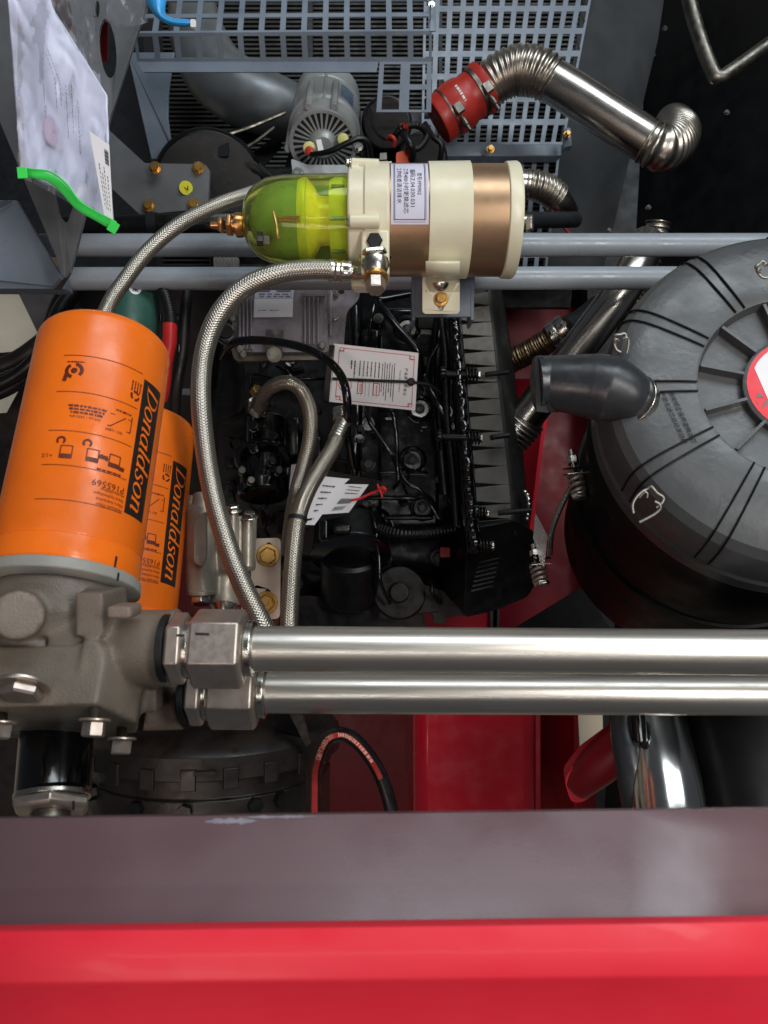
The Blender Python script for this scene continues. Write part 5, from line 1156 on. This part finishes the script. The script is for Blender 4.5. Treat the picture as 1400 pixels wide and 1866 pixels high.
m = MB(); m.tube(PP([(352, 20, 1.78), (362, 70, 1.74), (392, 132, 1.70), (445, 172, 1.68), (505, 196, 1.68), (560, 215, 1.72)]), [.056, .064, .070, .070, .064, .055], seg=44, sub=8)
m.build('duct', alu_pipe, label='wide satin grey air duct curving behind the front guard', cat='duct')

def perf(mb, tl, tr, br, bl, nc, nr, fx, fy, th=.003, skip=None, x0f=.5):
    """perforated sheet: bars of a grid with real thickness"""
    tl, tr, br, bl = [Vector(P(*q)) for q in (tl, tr, br, bl)]
    nn = (tr - tl).cross(bl - tl).normalized(); nn = -nn if nn.z < 0 else nn
    def S(u, v): return (tl * (1 - u) + tr * u) * (1 - v) + (bl * (1 - u) + br * u) * v
    us = [0]; 
    for c_ in range(nc): us += [(c_ + .5 - fx / 2) / nc, (c_ + .5 + fx / 2) / nc]
    us.append(1); vs_ = [0]
    for r_ in range(nr): vs_ += [(r_ + .5 - fy / 2) / nr, (r_ + .5 + fy / 2) / nr]
    vs_.append(1)
    nu, nv = len(us), len(vs_); o = len(mb.v)
    V_ = [S(u, v) for v in vs_ for u in us]; V2 = [q - nn * th for q in V_]; fs = []
    solid = {}
    for j in range(nv - 1):
        for i in range(nu - 1):
            hole = (i % 2 == 1) and (j % 2 == 1) and not (skip and skip(i // 2, j // 2)); solid[i, j] = not hole
    K = nu * nv
    for (i, j), s_ in solid.items():
        if not s_: continue
        a, b, c_, d_ = j * nu + i, j * nu + i + 1, (j + 1) * nu + i + 1, (j + 1) * nu + i
        fs += [(a, b, c_, d_), (K + d_, K + c_, K + b, K + a)]
        if not solid.get((i, j - 1), False): fs.append((a, b, K + b, K + a))
        if not solid.get((i, j + 1), False): fs.append((d_, c_, K + c_, K + d_))
        if not solid.get((i - 1, j), False): fs.append((a, d_, K + d_, K + a))
        if not solid.get((i + 1, j), False): fs.append((b, c_, K + c_, K + b))
    mb.add(V_ + V2, fs)
t = thing('front_guard', P(520, 60, 1.3), 'blue-grey punched sheet guard with square holes and a notched lower corner', 'guard')
m = MB(); perf(m, (262, -62, 1.32), (782, -62, 1.32), (787, 56, 1.28), (243, 60, 1.28), 14, 4, .74, .77); m.build('upper_mesh', blue_grey, t, flat=True)
m = MB(); perf(m, (243, 60, 1.28), (787, 56, 1.28), (787, 112, 1.31), (250, 112, 1.31), 14, 1, .74, .76); m.build('front_mesh', blue_grey, t, flat=True)
m = MB(); m.prism(PP([(250, 112, 1.31), (690, 112, 1.31), (686, 131, 1.312), (262, 131, 1.312)]), .003); m.build('lower_flange', blue_grey, t)
m = MB(); perf(m, (692, 112, 1.31), (787, 112, 1.31), (786, 204, 1.33), (686, 204, 1.33), 2, 2, .64, .80); m.build('side_mesh', blue_grey, t, flat=True)
m = MB(); m.prism(PP([(784, -62, 1.318), (789, -62, 1.30), (792, 56, 1.278), (784, 56, 1.278)]), .004); m.build('edge_fold', blue_grey, t)
t = thing('side_guard', P(920, 240, 1.62), 'large blue-grey slotted guard sheet behind the red hose and elbow pipe', 'guard')
m = MB(); perf(m, (774, -66, 1.60), (1090, -66, 1.66), (1027, 264, 1.62), (768, 264, 1.58), 13, 8, .60, .74); m.build('slotted_sheet', blue_grey, t, flat=True)
m = MB(); m.prism(PP([(806, 262, 1.555), (1024, 262, 1.60), (1024, 284, 1.60), (812, 284, 1.555)]), .03); m.build('cross_rail', blue_grey, t, bevel=.002)
m = MB(); perf(m, (768, 285, 1.60), (1020, 285, 1.64), (996, 500, 1.64), (768, 500, 1.60), 11, 6, .62, .72); m.build('slotted_sheet', blue_grey, t, flat=True)
m = MB(); m.prism(PP([(1031, 232, 1.55), (1040, 232, 1.55), (1043, 266, 1.55), (1028, 268, 1.55)]), .02); m.build('tab', blue_grey, t, bevel=.001)
bolt(t, P(1033, 245, 1.545), (.2, 0, 1), .0052, gold, h=.008); bolt(t, P(894, 272, 1.54), (0, 0, 1), .0062, gold, h=.008)
bolt(t, P(787, 8, 1.27), (0, 0, 1), .0042, steel)
for x, y in ((1062, 28), (1053, 78), (1044, 122)):
    m = MB(); m.prism(PP([(x, y - 8, 1.56), (x + 5, y + 10, 1.56), (x + 2, y + 14, 1.56), (x - 2, y - 4, 1.56)]), .002); m.build('edge_clip', body_m, t)

# ------------------------------------------------------------------ alternator and wiring
t = thing('alternator', P(592, 240, 1.45), 'silver-grey alternator with slotted end face under the front guard', 'alternator')
A = P(598, 172, 1.56); B = P(589, 262, 1.42); N_ = (B - A).normalized(); r = .0645; L_ = (B - A).length
m = MB(); m.lathe(A, B, [(0, .045), (.004, r * .93), (.014, r), (L_ * .33, r), (L_ * .345, r * 1.03), (L_ * .36, r), (L_ * .72, r), (L_ * .74, r * 1.05), (L_ * .78, r * 1.05), (L_ * .80, r * .99), (L_ * .96, r * .97), (L_ - .004, r * .93)], 72); m.build('housing', alt_alu, t, ang=30, bevel=.0006)
u = N_.cross(Vector((1, 0, 0))).normalized(); v = N_.cross(u)
m = MB(); m.cyl(B - N_ * .006, B - N_ * .001, r * .92, seg=56); m.build('end_face', dark_panel, t)
for k_ in range(30):
    a = 2 * math.pi * k_ / 30; e = u * math.cos(a) + v * math.sin(a); s_ = N_.cross(e) * .0022
    m = MB(); p0, p1 = B + e * r * .40, B + e * r * .88
    m.add([p0 + s_ * .7, p1 + s_, p1 - s_, p0 - s_ * .7] + [q_ - N_ * .006 for q_ in (p0 + s_ * .7, p1 + s_, p1 - s_, p0 - s_ * .7)], [(0, 1, 2, 3), (4, 5, 6, 7), (0, 1, 5, 4), (1, 2, 6, 5), (2, 3, 7, 6), (3, 0, 4, 7)]); m.build('end_spoke', alt_alu, t)
m = MB(); m.lathe(B - N_ * .004, B + N_, [(0, r * .85), (0, r * .97), (.006, r * .97), (.006, r * .86), (0, r * .85)], 56, caps=False); m.build('end_rim', alt_alu, t, bevel=.0006)
m = MB(); m.lathe(B - N_ * .003, B + N_, [(0, r * .42), (.006, r * .42), (.016, r * .30), (.018, 0)], 36); m.build('hub', alt_alu, t, bevel=.001)
for a in (100, 220, 340, 20):
    e = u * math.cos(R(a)) + v * math.sin(R(a)); m = MB(); m.cyl(A + e * r * 1.05 + N_ * L_ * .5, A + e * r * 1.05 + N_ * L_ * .98, .0065, seg=16, ch=.001); m.build('through_bolt', alt_alu, t)
for (x, y, mt, rr) in ((565, 272, yell_pl, .0115), (626, 256, yell_pl, .0105)):
    m = MB(); q_ = P(x, y, 1.40); m.lathe(q_, q_ + Vector((0, -.3, 1)) * 1, [(0, rr), (.014, rr), (.016, rr * .7)], 28); m.build('terminal_cap', mt, t, bevel=.0008)
m = MB(); q_ = P(565, 276, 1.385); m.lathe(q_, q_ + Vector((0, -.3, 1)), [(0, .0085), (.006, .0085), (.008, .005)], 24); m.build('terminal_boot', red_sil, t)
m = MB(); m.prism(PP([(576, 255, 1.37), (585, 253, 1.37), (592, 280, 1.37), (582, 283, 1.37)]), .003); m.build('wire_label', white_pl, t)
C = Cyl(A, B, r)
m = MB(); patch(m, lambda s, a: C.at(s, a, .0006), L_ * .42, L_ * .68, r * .35, r * .85, 1, 10); m.build('rating_label', mat('rating_label_metal', (128, 150, 178), .35, metal=.4), t)
m = MB()
for i in range(4): dashes(m, lambda x, y, i=i: C.at(L_ * (.46 + .06 * i) + y, x, .001), r * .39, r * .8, 0, .0025, i)
m.build('rating_print', dark_ink, t)
m = MB(); m.tube([C.at(s_ * L_ / 6, r * -.1, .001) for s_ in range(0, 6)], .003, seg=8); m.build('casting_ridge', alt_alu, t)
m = MB(); m.prism(PP(rpoly([(530, 288, 1.40), (560, 300, 1.40), (640, 300, 1.40), (655, 290, 1.4), (655, 330, 1.40), (535, 330, 1.4)], 6)), .03); m.build('foot', alt_alu, t, bevel=.003)
bolt(t, P(543, 315, 1.40), (0, 0, 1), .008, steel); bolt(t, P(654, 268, 1.42), (0, 0, 1), .006, steel)
def cable(pts, r_, mt, lab, cat='cable', nm='cable', grp='wires behind the fuel filter', **k):
    b = MB(); b.tube(PP(pts), r_, seg=12, sub=8, **k); return b.build(nm, mt, label=lab, cat=cat, group=grp)
cable([(568, 282, 1.375), (600, 276, 1.35), (630, 262, 1.34), (655, 252, 1.34), (672, 262, 1.35), (677, 300, 1.38)], .0052, hose_blk, 'black cable leaving the alternator terminal to the right')
cable([(672, 190, 1.5), (680, 230, 1.45), (700, 252, 1.42), (725, 250, 1.40)], .003, hose_blk, 'thin black wire looping left of the orange connector')
cable([(715, 255, 1.38), (730, 235, 1.36), (760, 228, 1.36), (778, 245, 1.38), (765, 268, 1.37), (742, 275, 1.36)], .0065, hose_blk, 'black corrugated cable looping over the orange connector', wave=.12, pitch=.005)
cable([(728, 232, 1.37), (745, 258, 1.35), (752, 278, 1.36), (748, 300, 1.38)], .0065, hose_blk, 'black cable running down beside the orange connector')
cable([(775, 225, 1.42), (790, 250, 1.40), (805, 265, 1.40), (800, 300, 1.42)], .005, hose_blk, 'black cable at the right of the orange connector')
t = thing('wire_connector', P(732, 285, 1.38), 'orange-red plug and boots on the wiring behind the fuel filter', 'connector')
m = MB(); m.prism(PP(rpoly([(722, 278, 1.37), (735, 274, 1.37), (750, 284, 1.37), (749, 297, 1.37), (722, 300, 1.37)], 4)), .014); m.build('plug', orange_pl, t, bevel=.002)
m = MB(); m.tube(PP([(706, 252, 1.37), (712, 248, 1.36), (719, 254, 1.36), (718, 266, 1.37)]), .0035); m.build('boot', red_sil, t)
m = MB(); m.tube(PP([(730, 230, 1.36), (745, 231, 1.355)]), .0055); m.build('boot', red_sil, t)
m = MB(); m.prism(PP([(692, 278, 1.37), (705, 277, 1.37), (706, 290, 1.37), (691, 292, 1.37)]), .01); m.build('tape', dull_steel, t, bevel=.001)
m = MB(); m.prism(PP([(707, 294, 1.36), (714, 293, 1.36), (713, 306, 1.36), (706, 306, 1.36)]), .01); m.build('white_clip', white_pl, t, bevel=.001)
m = MB(); m.pbox(655, 200, 800, 330, 1.62, .2); m.cyl(P(705, 225, 1.6), P(705, 225, 1.5), .05, ch=.004); m.cyl(P(770, 290, 1.6), P(770, 290, 1.52), .05, ch=.004); m.build('thermostat_housing', eng2, label='dark engine housing behind the wiring under the guard corner', cat='housing', bevel=.004)
m = MB(); m.pbox(380, 300, 660, 520, 1.62, .3); m.build('front_casing', eng2, label='black engine front casing below the alternator', cat='casing', bevel=.01)

# ------------------------------------------------------------------ bolted bracket with yellow sticker, hose below it
t = thing('bolted_bracket', P(310, 340, 1.3), 'grey bracket plate with four bolts and a yellow tick sticker', 'bracket')
m = MB(); m.prism(PP(rpoly([(190, 225, 1.34), (200, 238, 1.34), (264, 297, 1.32), (374, 299, 1.30), (382, 310, 1.30), (379, 372, 1.30), (372, 380, 1.30), (255, 391, 1.31), (190, 330, 1.33)], 4)), .006); m.build('plate', blue_grey if False else grey_paint, t, bevel=.001)
for x, y in ((283, 306), (362, 306), (271, 375), (353, 373)): bolt(t, P(x, y, 1.30), (.1, -.1, 1), .0078, gold, h=.008)
m = MB(); m.cyl(P(339, 342, 1.2995), P(339, 342, 1.298), px(12, 1.3), seg=32); m.build('sticker', yellow_s, t)
m = MB()
for (a_, b_) in (((334, 340), (343, 346)), ((343, 346), (342, 338))): m.tube(PP([(a_[0], a_[1], 1.2975), (b_[0], b_[1], 1.2975)]), .0007, seg=6, sub=1)
m.build('tick_mark', dark_ink, t)
t = thing('coolant_hose', P(280, 410, 1.28), 'fat black hose with a metal band above the upper cross tube', 'hose')
m = MB(); m.tube(PP([(100, 412, 1.30), (200, 411, 1.29), (300, 408, 1.28), (380, 404, 1.28), (450, 400, 1.3)]), .0165, seg=28); m.build('hose', hose_blk, t)
m = MB(); m.lathe(P(272, 409, 1.282), P(292, 408, 1.281), [(0, .0175), (0, .0188), (.015, .0188), (.015, .0175)], 32); m.build('band', dark_panel, t)
m = MB(); m.tube(PP([(330, 418, 1.2), (370, 412, 1.18), (400, 420, 1.18), (450, 432, 1.2)]), .004, seg=10); m.build('thin_cable', hose_blk, label='thin black cable looping just above the upper cross tube', cat='cable')
m = MB(); m.pbox(389, 469, 434, 485, 1.19, .01)
for k_ in range(6): m.pbox(391 + 7.4 * k_, 467, 395 + 7.4 * k_, 487, 1.188, .002)
m.build('white_block', white_pl, label='small ribbed white plastic block between the two cross tubes', cat='block', bevel=.0006)

# ------------------------------------------------------------------ green oil filter and red boot
t = thing('green_oil_filter', P(240, 580, 1.15), 'dark green oil filter with a white oval badge behind the orange one', 'filter')
m = MB(); A = P(244, 522, 1.16); B = P(236, 660, 1.12); m.lathe(A, B, [(0, .03), (.002, .036), (.008, .0385), (.12, .0385)], 48); m.build('canister', green_fil, t)
C = Cyl(A, B, .0385)
m = MB(); c0 = (.027, .002)
m.add([C.at(c0[0] + .0118 * math.cos(2 * math.pi * i / 28), c0[1] + .0088 * math.sin(2 * math.pi * i / 28), .0006) for i in range(28)], [tuple(range(28))]); m.build('badge', paper, t)
m = MB()
def bar(s0_, s1_, a0_, a1_): patch(m, lambda s, a: C.at(s, a, .0011), c0[0] + s0_, c0[0] + s1_, c0[1] + a0_, c0[1] + a1_, 1, 3)
bar(-.0006, .0006, -.006, .006)
for k_ in (-.0032, -.0004, .0024): bar(-.0072, -.0026, k_, k_ + .0010); bar(.0026, .0072, k_, k_ + .0010)
m.build('badge_print', dark_ink, t)
m = MB(); put(m, text_geo('70-202', .010), lambda x, y: C.at(.040 + x, -.026 + y, .0008)); m.build('lettering', white_pl, t)
t = thing('red_boot_cable', P(305, 600, 1.1), 'black corrugated cable ending in a red rubber boot beside the orange filter', 'cable')
m = MB(); m.tube(PP([(286, 500, 1.14), (300, 535, 1.12), (309, 565, 1.11), (312, 595, 1.10)]), .0095, seg=20, wave=.07, pitch=.004); m.build('sleeve', hose_blk, t)
m = MB(); m.tube(PP([(310, 590, 1.10), (309, 625, 1.10), (304, 660, 1.10), (303, 700, 1.11), (298, 730, 1.12)]), [.0100, .0102, .0085, .0065, .0055], seg=24); m.build('boot', red_pl, t)
for x, y in ((286, 575), (292, 572), (324, 572), (326, 628)):
    m = MB(); m.cyl(P(x, y, 1.2), P(x, y + 14, 1.2), .0028, seg=10); m.build('clip_pin', eng, t)
m = MB(); m.tube(PP([(342, 520, 1.25), (336, 580, 1.24), (332, 640, 1.24), (322, 700, 1.24), (318, 760, 1.26)]), .010, seg=16); m.build('dark_hose', brown_dark, label='brown-black hose between the red boot and the braided hose', cat='hose')
m = MB(); m.pbox(318, 708, 345, 720, 1.3, .01); m.build('grey_tab', grey_paint, label='small grey metal tab between the red boot and braided hose', cat='tab', bevel=.001)

# ------------------------------------------------------------------ plastic document bag with green zip
t = thing('document_bag', P(110, 200, .9), 'clear plastic bag of papers with a bright green zip edge, hung at top left', 'bag')
def edge(v):    # left and right outline of the paper for v = 0 (top) .. 1 (zip)
    y = -160 + 470 * v
    xl_ = 14 + (y + 0) * .075 if y > 0 else 14
    if y < 0: xr_ = 60 + (y + 100) * .38
    elif y < 130: xr_ = 98 + y * .75
    else: xr_ = 195 + (y - 130) * .05
    return y, xl_, xr_
def bagpt(u, v, off=0.0):
    y, a, b = edge(v); x = a + (b - a) * u
    y2 = y + (95 * u ** 1.15) * v ** 1.6
    z = .011 * noise.noise(Vector((x * .011, y2 * .006, 1.7))) + .0035 * max(0, v - .25) * abs(noise.noise(Vector((x * .045 + y2 * .018, y2 * .014, 4.1)))) * 2 + .0030 * abs(noise.noise(Vector((x * .03 - y2 * .014, y2 * .012 + x * .01, 9)))) + .0016 * abs(noise.noise(Vector((x * .05 + y2 * .03, y2 * .02, 3)))) * (v > .35) * min(1, (v - .35) * 4)
    return P(x, y2, .93 - off - z + .01 * u)
m = MB(); n1, n2 = 44, 80
m.add([bagpt(i / n1, j / n2) for j in range(n2 + 1) for i in range(n1 + 1)], [(j * (n1 + 1) + i, j * (n1 + 1) + i + 1, (j + 1) * (n1 + 1) + i + 1, (j + 1) * (n1 + 1) + i) for j in range(n2) for i in range(n1)])
def so2(o): s_ = o.modifiers.new('thick', 'SOLIDIFY'); s_.thickness = .003; s_.offset = -1
m.build('papers', bag_paper, t, ang=180, mods=(so2,))
m = MB()
def f3(x, y): 
    u_, v_ = x, y; return bagpt(u_, v_, .0042)
for i, (u_, v0, v1) in enumerate(((.45, .52, .72), (.50, .50, .70), (.56, .62, .80), (.62, .60, .78), (.32, .64, .80), (.68, .66, .84))):
    dashes(m, lambda x, y, u_=u_: f3(u_ + y, x), v0, v1, 0, .010, 10 + i, 1.0)
m.build('paper_text', grey_ink, t)
m = MB(); m.add([f3(.36 + .07 * math.cos(k_ * .4), .80 + .055 * math.sin(k_ * .4)) for k_ in range(16)], [tuple(range(16))]); m.build('stamp', mat('faded_stamp', (204, 186, 210), .4, var=.05), t)
# barcode label
BL = [(166, 240), (199, 262), (205, 398), (192, 392)]
Q = quadmap(P(163, 238, .900), P(199, 264, .900), P(206, 400, .900), P(190, 392, .900), 0)
m = MB(); m.prism([Q(0, 0), Q(1, 0), Q(1, 1), Q(0, 1)], .0006); m.build('label', paper, t)
m = MB(); fq = lambda u_, v_: Q(u_, v_) + Vector((0, 0, .0008))
for k_ in range(12): 
    v_ = .10 + .016 * k_; m.strip([fq(.72, v_), fq(.95, v_), fq(.95, v_ + .006 + .004 * (k_ % 3)), fq(.72, v_ + .006 + .004 * (k_ % 3))])
for i, uu in enumerate((.3, .45, .6, .8)): dashes(m, lambda x, y, uu=uu: fq(uu + y, x), .35 + .1 * (i % 2), .9, 0, .05, 40 + i, .1)
m.build('label_print', dark_ink, t)
# outer film
m = MB()
def film(u, v, off=.016):
    y = -160 + 480 * v; a = -2 + (34 if v > .3 else 110 * v) + 0; b = 150 + 60 * v if v < .5 else 180 + (v - .5) * 60
    x = a + (b - a) * u; y2 = y + 100 * u ** 1.1 * v ** 1.6
    z = .010 * noise.noise(Vector((x * .03, y2 * .012, 7.7))) + .0035 * abs(noise.noise(Vector((x * .05 + y2 * .03, y2 * .02 - x * .02, 2)))) + .0025 * noise.noise(Vector((x * .12, y2 * .07, 5)))
    return P(x, y2, .93 - off - z)
m.add([film(i / 30, j / 60) for j in range(61) for i in range(31)], [(j * 31 + i, j * 31 + i + 1, (j + 1) * 31 + i + 1, (j + 1) * 31 + i) for j in range(60) for i in range(30)])
m.build('film', plastic_film, t, ang=180)
zp = [(34, 312, .905), (60, 316, .90), (92, 322, .90), (118, 345, .90), (142, 376, .90), (172, 392, .90), (194, 406, .90), (214, 414, .90)]
vs = []
for i, (x, y, d_) in enumerate(zp):
    hw_ = (9, 9, 7, 8, 8, 7, 7, 9)[i]; k_ = (0, .1, .4, .8, .8, .6, .5, .5)[i]
    vs += [P(x + hw_ * k_, y - hw_, d_ - .008), P(x - hw_ * k_, y + hw_, d_ - .006)]
m = MB(); m.add(vs, [(2 * i, 2 * i + 1, 2 * i + 3, 2 * i + 2) for i in range(len(zp) - 1)])
def so3(o):
    s_ = o.modifiers.new('thick', 'SOLIDIFY'); s_.thickness = .003; s_.offset = -1
    o.modifiers.new('smooth', 'SUBSURF').render_levels = 2
m.build('zip_strip', green_zip, t, mods=(so3,))
m = MB(); m.tube(PP([(36, 306, .893), (62, 309, .888), (94, 314, .888), (122, 336, .888), (146, 367, .888), (174, 385, .888), (212, 405, .888)]), .0012, seg=8); m.build('zip_ridge', green_zip, t)
for x, y, rot in ((40, 314, .1), (206, 413, -.5)):
    c_, s_ = math.cos(rot), math.sin(rot)
    m = MB(); m.prism(PP([(x + (a_ * c_ + b_ * s_), y + (-a_ * s_ + b_ * c_), .885) for a_, b_ in ((-9, -11), (9, -9), (9, 11), (-9, 10))]), .002); m.build('zip_end', green_zip, t, bevel=.0005)
t = thing('clear_bag', P(235, 10, 1.0), 'empty clear plastic sheet hanging over the post at the top', 'plastic sheet')
m = MB()
def fl(u, v):
    x = 200 + 75 * u + 6 * math.sin(v * 5); y = -120 + 160 * v + 8 * math.sin(u * 3.1); return P(x, y, 1.0 - .01 * noise.noise(Vector((x * .04, y * .03, 3))))
m.add([fl(i / 16, j / 20) for j in range(21) for i in range(17)], [(j * 17 + i, j * 17 + i + 1, (j + 1) * 17 + i + 1, (j + 1) * 17 + i) for j in range(20) for i in range(16)]); m.build('film', plastic_film, t, ang=180)
t = thing('blue_strap', P(300, 20, .98), 'bright blue plastic strap with a white tip at the top edge', 'strap')
vs = []
bp_ = [((255, -60), (312, -60)), ((262, -10), (306, -20)), ((268, 5), (303, 0)), ((280, 25), (298, 26)), ((295, 38), (308, 33)), ((315, 46), (322, 37)), ((349, 48), (350, 36))]
for i, (a_, b_) in enumerate(bp_): vs += [P(a_[0], a_[1], 1.0), P((a_[0] + b_[0]) / 2, (a_[1] + b_[1]) / 2, .985), P(b_[0], b_[1], 1.0)]
m = MB(); m.add(vs, [q_ for i in range(len(bp_) - 1) for q_ in ((3 * i, 3 * i + 1, 3 * i + 4, 3 * i + 3), (3 * i + 1, 3 * i + 2, 3 * i + 5, 3 * i + 4))])
def so4(o):
    s_ = o.modifiers.new('thick', 'SOLIDIFY'); s_.thickness = .003; o.modifiers.new('smooth', 'SUBSURF').render_levels = 2
m.build('strap', blue_pl, t, mods=(so4,))
m = MB(); m.prism(PP(rpoly([(347, 34, .982), (357, 35, .982), (357, 49, .982), (347, 49, .982)], 3)), .004); m.build('tip', white_pl, t, bevel=.0008)
